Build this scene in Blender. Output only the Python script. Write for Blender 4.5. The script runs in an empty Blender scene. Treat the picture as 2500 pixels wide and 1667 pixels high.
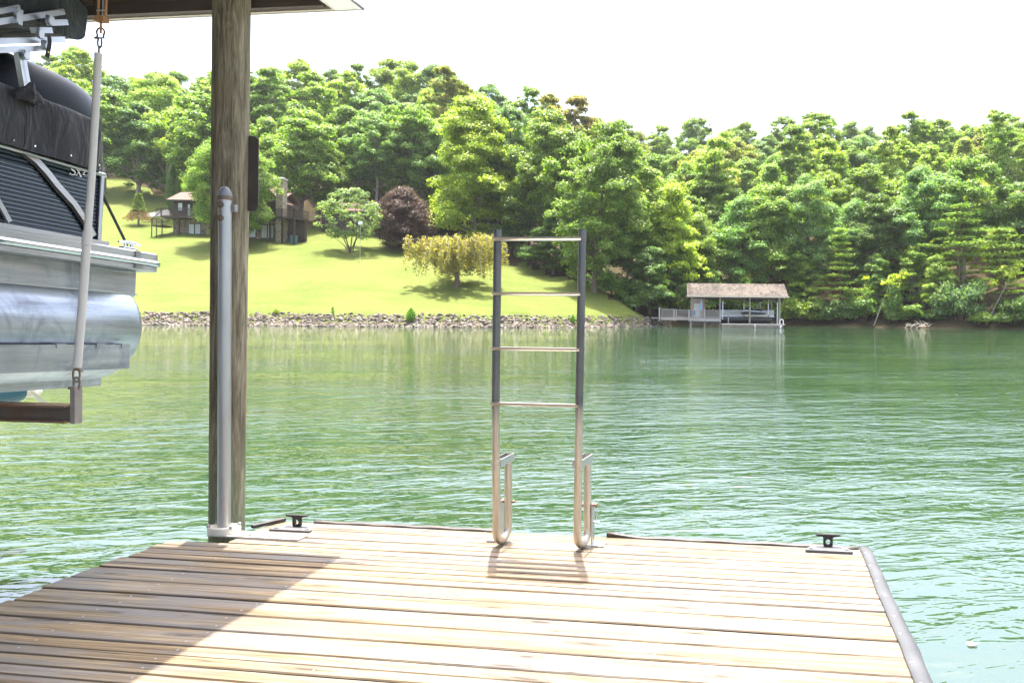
import bpy, bmesh, math, random
import numpy as np
from mathutils import Vector, Matrix
random.seed(7); RNG = np.random.default_rng(11)
SC = bpy.context.scene; COL = SC.collection
R = math.radians

# ---------------------------------------------------------------- camera model
F, CX, CY, ROLL, ZC = 1760.0, 1650.0, 765.0, 0.010, 1.71
CR, SR = math.cos(ROLL), math.sin(ROLL)
DOCK_Z = 0.40
def at(px, py, d):
    a = (px-CX)*d/F; b = (py-CY)*d/F
    return Vector((a*CR+b*SR, d, ZC + a*SR - b*CR))
def onz(px, py, z):
    d = F*(z-ZC)/((px-CX)*SR-(py-CY)*CR)
    return at(px, py, d)
def proj(p):
    x, d, z = p[0], p[1], p[2]-ZC
    return (CX+F/d*(x*CR+z*SR), CY+F/d*(x*SR-z*CR))

# ---------------------------------------------------------------- object helpers
def tag(o, label=None, cat=None, group=None, kind=None):
    if label: o['label'] = label
    if cat: o['category'] = cat
    if group: o['group'] = group
    if kind: o['kind'] = kind
    return o
def empty(name, loc, label=None, cat=None, group=None, rz=0):
    o = bpy.data.objects.new(name, None); COL.objects.link(o)
    o.location = loc; o.rotation_euler = (0, 0, rz); o.empty_display_size = .2
    return tag(o, label, cat, group)
def copy_tree(o, parent=None):
    c = o.copy(); COL.objects.link(c)
    c.parent = parent
    for ch in list(o.children): copy_tree(ch, c)
    return c

class MB:
    """collects shapes, then links them as ONE mesh object"""
    def __init__(self): self.v = []; self.f = []; self.m = []; self.s = []
    def add(self, vs, fs, mi=0, smooth=False):
        o = len(self.v); self.v.extend([tuple(v) for v in vs])
        for f in fs: self.f.append([i+o for i in f]); self.m.append(mi); self.s.append(smooth)
        return self
    def box(self, a, b, mi=0, bev=0.0):
        x0, y0, z0 = [min(a[i], b[i]) for i in range(3)]; x1, y1, z1 = [max(a[i], b[i]) for i in range(3)]
        if bev <= 0:
            vs = [(x0,y0,z0),(x1,y0,z0),(x1,y1,z0),(x0,y1,z0),(x0,y0,z1),(x1,y0,z1),(x1,y1,z1),(x0,y1,z1)]
            return self.add(vs, [(0,3,2,1),(4,5,6,7),(0,1,5,4),(1,2,6,5),(2,3,7,6),(3,0,4,7)], mi)
        bm = bmesh.new(); bmesh.ops.create_cube(bm, size=1)
        for v in bm.verts: v.co = ((x0+x1)/2+v.co.x*(x1-x0), (y0+y1)/2+v.co.y*(y1-y0), (z0+z1)/2+v.co.z*(z1-z0))
        bmesh.ops.bevel(bm, geom=bm.edges[:], offset=bev, segments=2, affect='EDGES', profile=.5)
        return self.bm(bm, mi)
    def bm(self, bm, mi=0, smooth=False):
        bm.verts.index_update()
        self.add([v.co[:] for v in bm.verts], [[v.index for v in f.verts] for f in bm.faces], mi, smooth); bm.free(); return self
    def tube(self, pts, r, n=10, mi=0, cap=True, smooth=True, closed=False):
        pts = [Vector(p) for p in pts]; k = len(pts)
        rs = list(r) if hasattr(r, '__len__') else [r]*k
        rings = []; prev = None
        for i, p in enumerate(pts):
            if closed: t = pts[(i+1) % k]-pts[i-1]
            else: t = pts[min(i+1, k-1)]-pts[max(i-1, 0)]
            if t.length < 1e-9: t = Vector((0, 0, 1))
            t.normalize()
            if prev is None:
                up = Vector((0, 0, 1)) if abs(t.z) < .9 else Vector((1, 0, 0))
                nrm = (up - t*up.dot(t)).normalized()
            else:
                nrm = prev - t*prev.dot(t)
                nrm = nrm.normalized() if nrm.length > 1e-6 else t.orthogonal().normalized()
            prev = nrm; bn = t.cross(nrm)
            rings.append([p+(nrm*math.cos(2*math.pi*j/n)+bn*math.sin(2*math.pi*j/n))*rs[i] for j in range(n)])
        vs = [v for ring in rings for v in ring]; fs = []
        for i in range(k if closed else k-1):
            a = i*n; b = ((i+1) % k)*n
            for j in range(n): fs.append((a+j, a+(j+1) % n, b+(j+1) % n, b+j))
        self.add(vs, fs, mi, smooth)
        if cap and not closed:
            self.add(rings[0], [tuple(range(n))[::-1]], mi); self.add(rings[-1], [tuple(range(n))], mi)
        return self
    def bar(self, p, q, w, h, mi=0, up=(0, 0, 1)):
        """square bar from p to q, w wide, h high"""
        p = Vector(p); q = Vector(q); t = (q-p).normalized(); u = Vector(up)
        if abs(t.dot(u)) > .99: u = Vector((0, 1, 0))
        s = t.cross(u).normalized(); u = s.cross(t).normalized()
        vs = [b+s*(i*w/2)+u*(j*h/2) for b in (p, q) for i, j in ((-1,-1),(1,-1),(1,1),(-1,1))]
        return self.add(vs, [(3,2,1,0),(4,5,6,7),(0,1,5,4),(1,2,6,5),(2,3,7,6),(3,0,4,7)], mi)
    def prism(self, poly, axis, a, b, mi=0, smooth=False):
        """2-D polygon extruded along axis 'x','y' or 'z' from a to b"""
        def P(p, c):
            return {'x': (c, p[0], p[1]), 'y': (p[0], c, p[1]), 'z': (p[0], p[1], c)}[axis]
        n = len(poly); vs = [P(p, a) for p in poly]+[P(p, b) for p in poly]
        self.add(vs, [(i, (i+1) % n, n+(i+1) % n, n+i) for i in range(n)], mi, smooth)
        self.add(vs, [tuple(range(n))[::-1], tuple(range(n, 2*n))], mi)
        return self
    def lathe(self, prof, c=(0,0,0), n=24, mi=0, smooth=True):
        """profile [(r,z)] spun about z through c"""
        vs = []; fs = []
        for r, z in prof:
            for j in range(n):
                a = 2*math.pi*j/n; vs.append((c[0]+r*math.cos(a), c[1]+r*math.sin(a), c[2]+z))
        for i in range(len(prof)-1):
            for j in range(n): fs.append((i*n+j, i*n+(j+1) % n, (i+1)*n+(j+1) % n, (i+1)*n+j))
        return self.add(vs, fs, mi, smooth)
    def xform(self, M):
        self.v = [tuple(M @ Vector(v)) for v in self.v]; return self
    def build(self, name, mats, parent=None, fix=True):
        me = bpy.data.meshes.new(name); me.from_pydata(self.v, [], self.f)
        if not isinstance(mats, (list, tuple)): mats = [mats]
        for m in mats: me.materials.append(m)
        me.polygons.foreach_set('material_index', self.m); me.polygons.foreach_set('use_smooth', self.s)
        if fix:
            bm = bmesh.new(); bm.from_mesh(me); bmesh.ops.recalc_face_normals(bm, faces=bm.faces[:]); bm.to_mesh(me); bm.free()
        me.update()
        o = bpy.data.objects.new(name, me); COL.objects.link(o); o.parent = parent
        return o

# ---------------------------------------------------------------- material helpers
class NT:
    def __init__(self, name):
        self.m = bpy.data.materials.new(name); self.m.use_nodes = True
        self.t = self.m.node_tree; self.b = self.t.nodes['Principled BSDF']; self.out = self.t.nodes['Material Output']
    def n(self, typ, **kw):
        nd = self.t.nodes.new(typ)
        for k, v in kw.items(): setattr(nd, k, v)
        return nd
    def l(self, a, b): self.t.links.new(a, b)
    def val(self, s, v): s.default_value = v
    def coord(self, which='Object', scale=(1,1,1), rot=(0,0,0), loc=(0,0,0)):
        tc = self.n('ShaderNodeTexCoord'); mp = self.n('ShaderNodeMapping')
        mp.inputs['Scale'].default_value = scale; mp.inputs['Rotation'].default_value = rot; mp.inputs['Location'].default_value = loc
        self.l(tc.outputs[which], mp.inputs['Vector']); return mp.outputs['Vector']
    def noise(self, vec, scale=5, detail=4, rough=.55, dist=0):
        nd = self.n('ShaderNodeTexNoise'); nd.inputs['Scale'].default_value = scale; nd.inputs['Detail'].default_value = detail
        nd.inputs['Roughness'].default_value = rough; nd.inputs['Distortion'].default_value = dist
        if vec is not None: self.l(vec, nd.inputs['Vector'])
        return nd.outputs['Fac']
    def ramp(self, fac, stops):
        nd = self.n('ShaderNodeValToRGB'); el = nd.color_ramp.elements
        while len(el) < len(stops): el.new(.5)
        for e, (p, c) in zip(el, stops): e.position = p; e.color = (*c, 1) if len(c) == 3 else c
        self.l(fac, nd.inputs['Fac']); return nd.outputs['Color']
    def mix(self, fac, a, b, blend='MIX'):
        nd = self.n('ShaderNodeMix', data_type='RGBA', blend_type=blend)
        for s, v in ((nd.inputs[0], fac), (nd.inputs[6], a), (nd.inputs[7], b)):
            if hasattr(v, 'is_output'): self.l(v, s)
            elif isinstance(v, (int, float)): s.default_value = v
            else: s.default_value = (*v, 1)
        return nd.outputs[2]
    def math(self, op, a, b=0.0, c=None, clamp=False):
        nd = self.n('ShaderNodeMath', operation=op, use_clamp=clamp)
        for s, v in zip(nd.inputs, (a, b, c)):
            if v is None: continue
            if hasattr(v, 'is_output'): self.l(v, s)
            else: s.default_value = v
        return nd.outputs[0]
    def bump(self, h, dist=.01, strength=1.0, normal=None):
        nd = self.n('ShaderNodeBump'); nd.inputs['Distance'].default_value = dist; nd.inputs['Strength'].default_value = strength
        self.l(h, nd.inputs['Height'])
        if normal is not None: self.l(normal, nd.inputs['Normal'])
        self.l(nd.outputs['Normal'], self.b.inputs['Normal']); return nd.outputs['Normal']
    def set(self, color=None, rough=None, metal=None, spec=None):
        for k, v in (('Base Color', color), ('Roughness', rough), ('Metallic', metal), ('Specular IOR Level', spec)):
            if v is None: continue
            s = self.b.inputs[k]
            if hasattr(v, 'is_output'): self.l(v, s)
            elif k == 'Base Color': s.default_value = (*v, 1)
            else: s.default_value = v
        return self.m

def simple(name, c, rough=.6, metal=0, var=.25, scale=6, bump=0, spec=.5, stretch=(1,1,1)):
    """one colour broken up by noise in value and roughness"""
    t = NT(name); v = t.coord('Object', stretch); f = t.noise(v, scale, 5, .6)
    lo = tuple(x*(1-var) for x in c); hi = tuple(min(1, x*(1+var)) for x in c)
    col = t.ramp(f, [(.3, lo), (.7, hi)])
    ro = t.math('MULTIPLY_ADD', f, .25, rough-.12, clamp=True)
    if bump: t.bump(f, bump)
    return t.set(col, ro, metal, spec)
WATER_BIG, WATER_MED, WATER_FIN = .075, .038, .009; HAZE = .00011
# ================================================================ world, sun, camera
SUN_DIR = Vector((-.0438, .207, 1.0)).normalized()          # towards the sun
w = bpy.data.worlds.new('World'); SC.world = w; w.use_nodes = True
nt = w.node_tree; sky = nt.nodes.new('ShaderNodeTexSky'); sky.sky_type = 'NISHITA'; sky.sun_disc = False
elev = math.asin(SUN_DIR.z); sky.sun_elevation = elev
sky.sun_rotation = math.atan2(SUN_DIR.x, SUN_DIR.y)
sky.dust_density = 7.0; sky.air_density = 1.0; sky.ozone_density = 1.0
nt.links.new(sky.outputs[0], nt.nodes['Background'].inputs['Color']); nt.nodes['Background'].inputs['Strength'].default_value = .15
sl = bpy.data.lights.new('sun', 'SUN'); sl.energy = 3.9; sl.angle = R(.5); sl.color = (1, .95, .86)
so = bpy.data.objects.new('sun', sl); COL.objects.link(so); so.location = (0, 0, 60)
so.rotation_euler = (-SUN_DIR).to_track_quat('-Z', 'Y').to_euler()
cd = bpy.data.cameras.new('camera'); cam = bpy.data.objects.new('camera', cd); COL.objects.link(cam); SC.camera = cam
cam.matrix_world = Matrix.Translation((0, 0, ZC)) @ Matrix.Rotation(R(90), 4, 'X') @ Matrix.Rotation(ROLL, 4, 'Z')
cd.sensor_width = 36; cd.lens = F/2500*36; cd.clip_start = .05; cd.clip_end = 6000
cd.shift_x = (1250-CX)/2500; cd.shift_y = (CY-833.5)/2500
SC.view_settings.view_transform = 'Standard'; SC.view_settings.look = 'None'; SC.view_settings.gamma = 1
SC.view_settings.exposure = 2.3
SC.cycles.max_bounces = 8; SC.cycles.transparent_max_bounces = 4; SC.cycles.sample_clamp_indirect = 8
SC.cycles.use_denoising = True

# ================================================================ terrain
def itp(x, tab):
    xs, ys = zip(*tab); return float(np.interp(x, xs, ys))
SHORE = [(-2500,58),(-1200,64),(-200,71),(370,73),(800,75.5),(1200,77),(1400,81),(1530,88),(1620,96),(1700,101),(1800,104),(2000,105),(2250,101),(2500,95),(2900,86),(3600,72),(4800,55)]
SLOPE = [(-600,.33),(300,.335),(600,.322),(1000,.30),(1250,.275),(1450,.25),(1650,.27),(1900,.36),(4000,.36)]
WOOD = [(-2500,150),(0,150),(300,146),(400,138),(500,130),(700,124),(1000,119),(1250,107),(1450,99),(1560,93),(1615,90),(1640,0),(5000,0)]
def lawnish(px): return itp(px, [(1560,1),(1680,0)])
def ground_pd(px, d):
    sh = itp(px, SHORE) + .5*math.sin(px*.021)+.3*math.sin(px*.053+1)
    s = d-sh
    if s < 0: return max(-2.0, s*.6)
    bank = itp(px, [(1550,1.35),(1700,.7)])
    t = min(1, s/2.2); z = bank*t*t*(3-2*t)
    lin = itp(px, SLOPE)*max(0, s-1.8)
    lin += itp(px, [(1200,.15),(1550,.04)])*max(0, s-50); z += 72*math.tanh(lin/72)
    k = 1-lawnish(px) if d < itp(px, WOOD)+2 else 1
    z += k*min(1, s/12)*(1.3*math.sin(px*.011+d*.13)+.8*math.sin(px*.023-d*.21))*min(1.2, d/120)
    z += .12*math.sin(px*.03+d*.4)*min(1, s/4)
    return z
def ground(x, y): return ground_pd(CX+F*x/y, y)
def hit(px, py):
    """where the sight line through a pixel meets the ground"""
    d = itp(px, SHORE)+.2
    while d < 400:
        p = at(px, py, d)
        if p.z <= ground(p.x, p.y): return Vector((p.x, p.y, ground(p.x, p.y)))
        d += .2
    return at(px, py, 150)

pxs = list(np.arange(-2500, -100, 60))+list(np.arange(-100, 2600, 11))+list(np.arange(2600, 4801, 60))
def drow(px):
    s = itp(px, SHORE)
    a = list(s+np.array([-6,-2.5,-.8,-.3,0,.3,.6,1,1.5,2,2.6,3.4,4.5]))
    return a+list(s+np.concatenate([np.arange(6, 60, 1.6), np.arange(60, 140, 5), [150,170,200,260,330]]))
grid = [[(px, d) for d in drow(px)] for px in pxs]
V = []; nr = len(grid[0])
for c in grid:
    for px, d in c: V.append(((px-CX)/F*d, d, ground_pd(px, d)))
lawn = MB(); wood = MB()
fl, fw = [], []
for i in range(len(pxs)-1):
    for j in range(nr-1):
        px, d = grid[i][j]; dl = itp(px, WOOD)+1.6*math.sin(px*.05)+1.0*math.sin(px*.13)
        (fl if d < dl else fw).append((i*nr+j, (i+1)*nr+j, (i+1)*nr+j+1, i*nr+j+1))
for mb, fs in ((lawn, fl), (wood, fw)):
    used = sorted({i for f in fs for i in f}); idx = {v: k for k, v in enumerate(used)}
    mb.add([V[i] for i in used], [[idx[i] for i in f] for f in fs], 0, True)
t = NT('grass'); v = t.coord('Object')
f1 = t.noise(t.coord('Object', (.06, 1, 1)), 1.1, 6, .68); f2 = t.noise(v, 6, 4, .7); f3 = t.noise(v, .09, 3)
c = t.ramp(f1, [(.30, (.050,.086,.012)), (.5, (.083,.112,.020)), (.70, (.122,.134,.042))])
c = t.mix(t.math('MULTIPLY_ADD', f2, 1.6, -.5, clamp=True), c, (.080,.112,.016)); 
f4 = t.noise(v, 2.2, 6, .75); c = t.mix(t.ramp(f4, [(.36, (.55,)*3), (.52, (0,)*3)]), c, (.050,.076,.012)); c = t.mix(t.ramp(f4, [(.55, (0,)*3), (.72, (.5,)*3)]), c, (.19,.185,.075))
c = t.mix(t.math('MULTIPLY_ADD', f3, 1.4, -.45, clamp=True), c, (.130,.138,.040))
t.bump(f2, .12)
tag(lawn.build('lawn', t.set(c, .9, 0, .1), fix=False), kind='structure')
t = NT('leaf_litter'); v = t.coord('Object'); f1 = t.noise(v, .7, 6, .7); f2 = t.noise(v, 5, 4, .7)
c = t.ramp(f1, [(.3, (.022,.03,.010)), (.55, (.05,.036,.02)), (.75, (.11,.065,.04))]); t.bump(f2, .2)
tag(wood.build('forest_floor', t.set(c, .95, 0, .1), fix=False), kind='structure')

# ================================================================ water
t = NT('lake_water')
vv = t.coord('Object', (1, 1, 1), (0, 0, R(-9)))
def stretch(vec, sx, sy):
    mp = t.n('ShaderNodeMapping'); mp.inputs['Scale'].default_value = (sx, sy, 1); t.l(vec, mp.inputs['Vector']); return mp.outputs['Vector']
big = t.noise(stretch(vv, .33, 1.0), .8, 2, .5, .4)
med = t.noise(stretch(vv, .50, 1.3), 3.6, 3, .55, .6)
fin = t.noise(stretch(vv, .65, 1.3), 9, 2, .5, .3)
gust = t.ramp(t.noise(stretch(vv, .4, .7), .16, 3, .5), [(.38, (.35,)*3), (.62, (1,)*3)])
h = t.math('MULTIPLY', big, WATER_BIG); h = t.math('ADD', h, t.math('MULTIPLY', med, WATER_MED)); h = t.math('ADD', h, t.math('MULTIPLY', fin, WATER_FIN))
sxy = t.n('ShaderNodeSeparateXYZ'); t.l(t.coord('Object'), sxy.inputs[0]); mr = t.n('ShaderNodeMapRange'); mr.inputs[1].default_value = 14; mr.inputs[2].default_value = 75; mr.inputs[3].default_value = 1.15; mr.inputs[4].default_value = .55; t.l(sxy.outputs['Y'], mr.inputs[0])
h = t.math('MULTIPLY', t.math('MULTIPLY', h, gust), mr.outputs[0])
t.bump(h, 1.0)
cc = t.mix(t.noise(stretch(vv, .2, .4), .05, 3), (.014,.035,.014), (.021,.046,.023))
wm = t.set(cc, .03, 0, .5); t.b.inputs['IOR'].default_value = 2.45
xs = [-900,-600,-200,-60,-20,0,20,60,200,600,900]; ys = [-450,-300,-80,-20,0,10,25,50,80,115]
m = MB(); m.add([(x, y, 0) for x in xs for y in ys], [(i*len(ys)+j, (i+1)*len(ys)+j, (i+1)*len(ys)+j+1, i*len(ys)+j+1) for i in range(len(xs)-1) for j in range(len(ys)-1)])
tag(m.build('lake_water', wm, fix=False), kind='structure')

# ================================================================ summer haze over the lake
m = MB(); m.box((-1000, -470, -5), (1000, 700, 125)); hz_m = bpy.data.materials.new('haze'); hz_m.use_nodes = True; ht = hz_m.node_tree; ht.nodes.remove(ht.nodes['Principled BSDF'])
pv = ht.nodes.new('ShaderNodeVolumePrincipled'); pv.inputs['Density'].default_value = HAZE; pv.inputs['Color'].default_value = (.92, .96, 1, 1); pv.inputs['Anisotropy'].default_value = .3
ht.links.new(pv.outputs[0], ht.nodes['Material Output'].inputs['Volume']); tag(m.build('haze', hz_m), kind='stuff')

# ================================================================ foliage
def leaf_mat(name, yellow=.42, gloss=.35, var=.45):
    """colour of each tree comes from the object's own colour; each leaf varies"""
    t = NT(name); oi = t.n('ShaderNodeObjectInfo'); ge = t.n('ShaderNodeNewGeometry'); rnd = ge.outputs['Random Per Island']
    hsv = t.n('ShaderNodeHueSaturation'); t.l(oi.outputs['Color'], hsv.inputs['Color'])
    t.l(t.math('MULTIPLY_ADD', rnd, var*2, 1-var), hsv.inputs['Value'])
    t.l(t.math('MULTIPLY_ADD', rnd, -.06, .53), hsv.inputs['Hue']); base = hsv.outputs['Color']
    t.set(base, .45, 0, gloss)
    tr = t.n('ShaderNodeBsdfTranslucent'); t.l(t.mix(1.0, base, (1.85, 2.0, .65), 'MULTIPLY'), tr.inputs['Color'])
    ms = t.n('ShaderNodeMixShader'); ms.inputs[0].default_value = yellow
    t.l(t.b.outputs[0], ms.inputs[1]); t.l(tr.outputs[0], ms.inputs[2]); t.l(ms.outputs[0], t.out.inputs['Surface'])
    return t.m
LEAF = leaf_mat('broad_leaf', .46, .3); NEEDLE = leaf_mat('needles', .30, .2, .35)
BARK = simple('bark', (.12,.095,.07), .9, 0, .5, 3, .05, .2, (2, 2, .4))
PALEBARK = simple('pale_bark', (.26,.235,.20), .9, 0, .4, 3, .05, .2, (2, 2, .4))
PINEBARK = simple('pine_bark', (.17,.10,.07), .9, 0, .4, 3, .05, .2, (2, 2, .4))

def unit(a): return a/np.maximum(1e-9, np.linalg.norm(a, axis=1, keepdims=True))
def leaf_mesh(name, C, N, S, asp=.62, mat=None):
    """one small rhombus per leaf spray: centres, facing directions, sizes"""
    n = len(C); N = unit(N); a = unit(np.cross(N, RNG.normal(size=(n, 3)))); b = np.cross(N, a)
    S = S[:, None]
    fold = N*S*.18
    P = np.stack([C-a*S+fold, C+b*S*asp-fold, C+a*S+fold, C-b*S*asp-fold], 1).reshape(-1, 3)
    me = bpy.data.meshes.new(name); me.vertices.add(n*4); me.vertices.foreach_set('co', P.astype(np.float32).ravel())
    me.loops.add(n*4); me.loops.foreach_set('vertex_index', np.arange(n*4, dtype=np.int32))
    me.polygons.add(n); me.polygons.foreach_set('loop_start', np.arange(0, n*4, 4, dtype=np.int32))
    me.materials.append(mat or LEAF); me.update(calc_edges=True)
    return me
def clumps(CC, RR, per, size, flat=.7, upbias=.5):
    """leaf sprays spread over the shells of many small clumps"""
    C, N, S = [], [], []
    for c, r in zip(CC, RR):
        k = max(6, int(per*r*r)); d = unit(RNG.normal(size=(k, 3)))
        d[:, 2] = np.where(d[:, 2] < -.35, -d[:, 2]*.6, d[:, 2])
        rad = r*RNG.uniform(.45, 1.22, (k, 1))
        C.append(np.array(c)+d*rad*np.array([1, 1, flat]))
        N.append(d+np.array([0, 0, upbias])+RNG.normal(size=(k, 3))*.55)
        S.append(size*RNG.uniform(.6, 1.35, k))
    return np.concatenate(C), np.concatenate(N), np.concatenate(S)
def mesh_obj(name, me, parent):
    o = bpy.data.objects.new(name, me); COL.objects.link(o); o.parent = parent; return o

def crown_points(H, W, base, n, prof, shell=.55, lean=(0, 0), lobed=True):
    CC, RR = [], []
    K = max(5, int(W*.95)); subs = []
    for k in range(K):
        tk = .12+.83*(k+RNG.uniform(.1, .9))/K; ak = k*2.4+RNG.uniform(-.6, .6); ek = prof(tk)*W/2
        subs.append((np.array([math.cos(ak)*ek*.56+lean[0]*tk, math.sin(ak)*ek*.56+lean[1]*tk, H*(base+(1-base)*tk)-.6]), ek*RNG.uniform(.42, .62)+.35))
    for i in range(n if lobed else 0):
        c, r = subs[int(RNG.integers(K))]; d = RNG.normal(size=3); d /= np.linalg.norm(d)
        if d[2] < -.3: d[2] *= -.6
        CC.append(tuple(c+d*r*np.array([1, 1, .8])*RNG.uniform(.45, 1.12))); RR.append((W*.062+.2)*RNG.uniform(.6, 1.45))
    for i in range(int(n*.4) if lobed else n):
        tt = (i+RNG.uniform(0, 1))/(n*.4 if lobed else n); tt = tt**.85
        rr = prof(tt)*W/2; a = i*2.39996+RNG.uniform(-.5, .5); rr *= 1+.22*math.sin(3*a+tt*9)*math.sin(2*a+tt*5+1)
        q = rr*(shell+(1-shell)*RNG.uniform()) if RNG.uniform() < .75 else rr*RNG.uniform(.1, .6)
        z = H*(base+(1-base)*tt)
        CC.append((math.cos(a)*q+lean[0]*tt, math.sin(a)*q+lean[1]*tt, z-.4))
        RR.append((W*.075+.2)*RNG.uniform(.6, 1.45)*(.7+.5*prof(tt)))
    return CC, RR
def limbs(H, W, base, r0, CC, mat, name='trunk', parent=None, nl=14, lean=(0, 0), top=.93, forks=None):
    m = MB(); k = 8
    pts = [(lean[0]*(i/k)**1.5+.12*math.sin(i*1.7), lean[1]*(i/k)+.12*math.cos(i*2.1), H*top*i/k-(.4 if i == 0 else 0)) for i in range(k+1)]
    m.tube(pts, [r0*(1.35 if i == 0 else 1)*(1-.88*i/k) for i in range(k+1)], 8)
    pick = [CC[int(i)] for i in np.linspace(0, len(CC)-1, nl)] if CC else []
    for c in pick:
        hz = max(H*base*.7, c[2]-W*.28); f = min(.99, hz/(H*top)); i = min(k-1, int(f*k)); g = f*k-i
        p = Vector(pts[i]).lerp(Vector(pts[i+1]), g); q = Vector(c); mid = p.lerp(q, .5)+Vector((0, 0, -.08*(q-p).length))
        rr = r0*(1-.85*f)*.55
        m.tube([p, mid, q], [rr, rr*.6, rr*.18], 6)
    return m.build(name, mat, parent, fix=False)

def proto_tree(kind, H, W, base, n, prof, per, size, r0, bark, flat=.72, up=.5, lean=(0, 0), shell=.55, top=.93, nl=14, mat=None, lobed=True):
    root = empty(kind, (0, 0, -500))
    CC, RR = crown_points(H, W, base, int(n*(1.55 if lobed else 1.9)), prof, shell, lean, lobed)
    C, N, S = clumps(CC, RR, per*3.0, size*.56, flat, up)
    mesh_obj('crown', leaf_mesh('crown', C, N, S, mat=mat), root)
    limbs(H, W, base, r0, CC, bark, parent=root, lean=lean, nl=nl, top=top)
    root['_h'] = H; root['_w'] = W
    return root
round_p = lambda t: max(.12, math.sin(math.pi*min(1, (t*.80+.17)))**.75)
oval_p = lambda t: max(.10, math.sin(math.pi*(t*.86+.10))**.8)
cone_p = lambda t: max(.07, (1-t)**.75*(1 if t > .12 else .6+t*3.3))
tall_p = lambda t: max(.15, (math.sin(math.pi*(t*.80+.14))**.55)*(1-.25*t))
maple_p = lambda t: max(.10, min(1, .55+t*2.2)*(1-max(0, t-.25)/.75)**.62)
P_OAK = [proto_tree('oak_tree', 20, 11.5, .22, 80, round_p, 62, .33, .34, BARK),
         proto_tree('oak_tree', 20, 11, .28, 64, oval_p, 60, .34, .32, PALEBARK, lean=(1.2, 0)),
         proto_tree('oak_tree', 20, 12, .18, 70, round_p, 66, .31, .34, BARK, lean=(-1.0, .5))]
P_POP = [proto_tree('poplar_tree', 23, 8.5, .25, 62, tall_p, 72, .34, .30, PALEBARK),
         proto_tree('poplar_tree', 23, 9, .30, 48, tall_p, 62, .36, .30, BARK, shell=.4)]
P_MAP = [proto_tree('maple_tree', 17, 10, .10, 84, maple_p, 66, .30, .30, BARK),
         proto_tree('maple_tree', 17, 10.5, .10, 72, maple_p, 62, .32, .30, PALEBARK)]
P_SPARSE = [proto_tree('thin_tree', 20, 9, .35, 34, oval_p, 56, .32, .22, PALEBARK, shell=.6, flat=.6)]
def proto_pine(H, W, seed, whorls=15, dens=1.0, kind='pine_tree'):
    root = empty(kind, (0, 0, -500)); rg = random.Random(seed); m = MB()
    m.tube([(.15*math.sin(i), .1*math.cos(i*1.3), H*i/6-(.4 if i == 0 else 0)) for i in range(7)], [.26*(1-i/6.4) for i in range(7)], 8)
    C, N, S = [], [], []
    for k in range(whorls):
        tt = k/(whorls-1); z = H*(.26+.72*tt); L0 = W/2*(1-tt*.82)*(.75+.35*math.sin(k*2.1))
        for j in range(rg.choice((3, 4, 5))):
            a = rg.uniform(0, 6.283); L = max(.5, L0*rg.uniform(.6, 1.15)); rise = L*(.05+.30*tt)
            tip = Vector((math.cos(a)*L, math.sin(a)*L, z+rise)); p = Vector((0, 0, z))
            m.tube([p, p.lerp(tip, .5)-Vector((0, 0, .05*L)), tip], [.06, .04, .015], 5)
            for q in np.linspace(.35, 1.02, max(3, int(L*1.7))):
                c = p.lerp(tip, float(q)); n = int(46*dens); r = .5+.35*(1-abs(q-.7))
                off = RNG.normal(size=(n, 3))*np.array([r*.7, r*.7, r*.12])
                C.append(np.array(c)+off+np.array([0, 0, .05])); N.append(RNG.normal(size=(n, 3))*.6+np.array([0, 0, .8])); S.append(.19*RNG.uniform(.6, 1.3, n))
    mesh_obj('crown', leaf_mesh('crown', np.concatenate(C), np.concatenate(N), np.concatenate(S), .30, NEEDLE), root)
    m.build('trunk', PINEBARK, root, fix=False); root['_h'] = H; root['_w'] = W
    return root
P_PINE = [proto_pine(16, 8.5, 3, 11, .8), proto_pine(15, 9.5, 8, 10, .8)]
def proto_bush(H, W, n, per, size, seed, kind='bush'):
    root = empty(kind, (0, 0, -500))
    CC = [(RNG.uniform(-.5, .5)*W*.8, RNG.uniform(-.5, .5)*W*.6, H*RNG.uniform(.15, .85)) for _ in range(n)]
    C, N, S = clumps(CC, [W*.15*RNG.uniform(.7, 1.3) for _ in CC], per, size, .8, .5)
    mesh_obj('foliage', leaf_mesh('foliage', C, N, S), root)
    m = MB()
    for c in CC[:9]: m.tube([(c[0]*.2, c[1]*.2, -.3), (c[0]*.6, c[1]*.6, c[2]*.5), c], [.05, .035, .015], 5)
    m.build('stems', BARK, root, fix=False); root['_h'] = H; root['_w'] = W
    return root
P_BUSH = [proto_bush(3.2, 5, 34, 150, .15, 1), proto_bush(2.6, 5.5, 32, 150, .15, 2)]

GREENS = {'dark': (.080,.150,.036), 'mid': (.135,.220,.040), 'light': (.195,.280,.048), 'bright': (.260,.330,.038), 'olive': (.185,.220,.042), 'bluish': (.125,.215,.072), 'golden': (.22,.205,.045)}
TONE = {'dark': 'dark green', 'mid': 'mid green', 'light': 'light green', 'bright': 'bright yellow-green', 'olive': 'olive green', 'bluish': 'blue-green', 'golden': 'golden brown-green'}
PLACED = []
USED_PROTO = set()
def place(protos, x, y, h, wd, tone, label=None, cat=None, group=None, name=None, rz=None, z=None, zone=None):
    p = random.choice(protos)
    o = copy_tree(p)
    if name: o.name = name
    if z is None: z = ground(x, y)
    o.location = (x, y, z); o.rotation_euler = (0, 0, random.uniform(0, 6.28) if rz is None else rz)
    o.scale = (wd/p['_w'], wd/p['_w'], h/p['_h'])
    col = GREENS[tone] if isinstance(tone, str) else tone
    j = random.uniform(.85, 1.18)
    for ch in o.children: ch.color = (col[0]*j*random.uniform(.93, 1.07), col[1]*j, col[2]*j*random.uniform(.85, 1.15), 1)
    tag(o, label, cat, group)
    for k in ('_h', '_w'): del o[k]
    PLACED.append((o, p, tone, zone))
    return o
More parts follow.
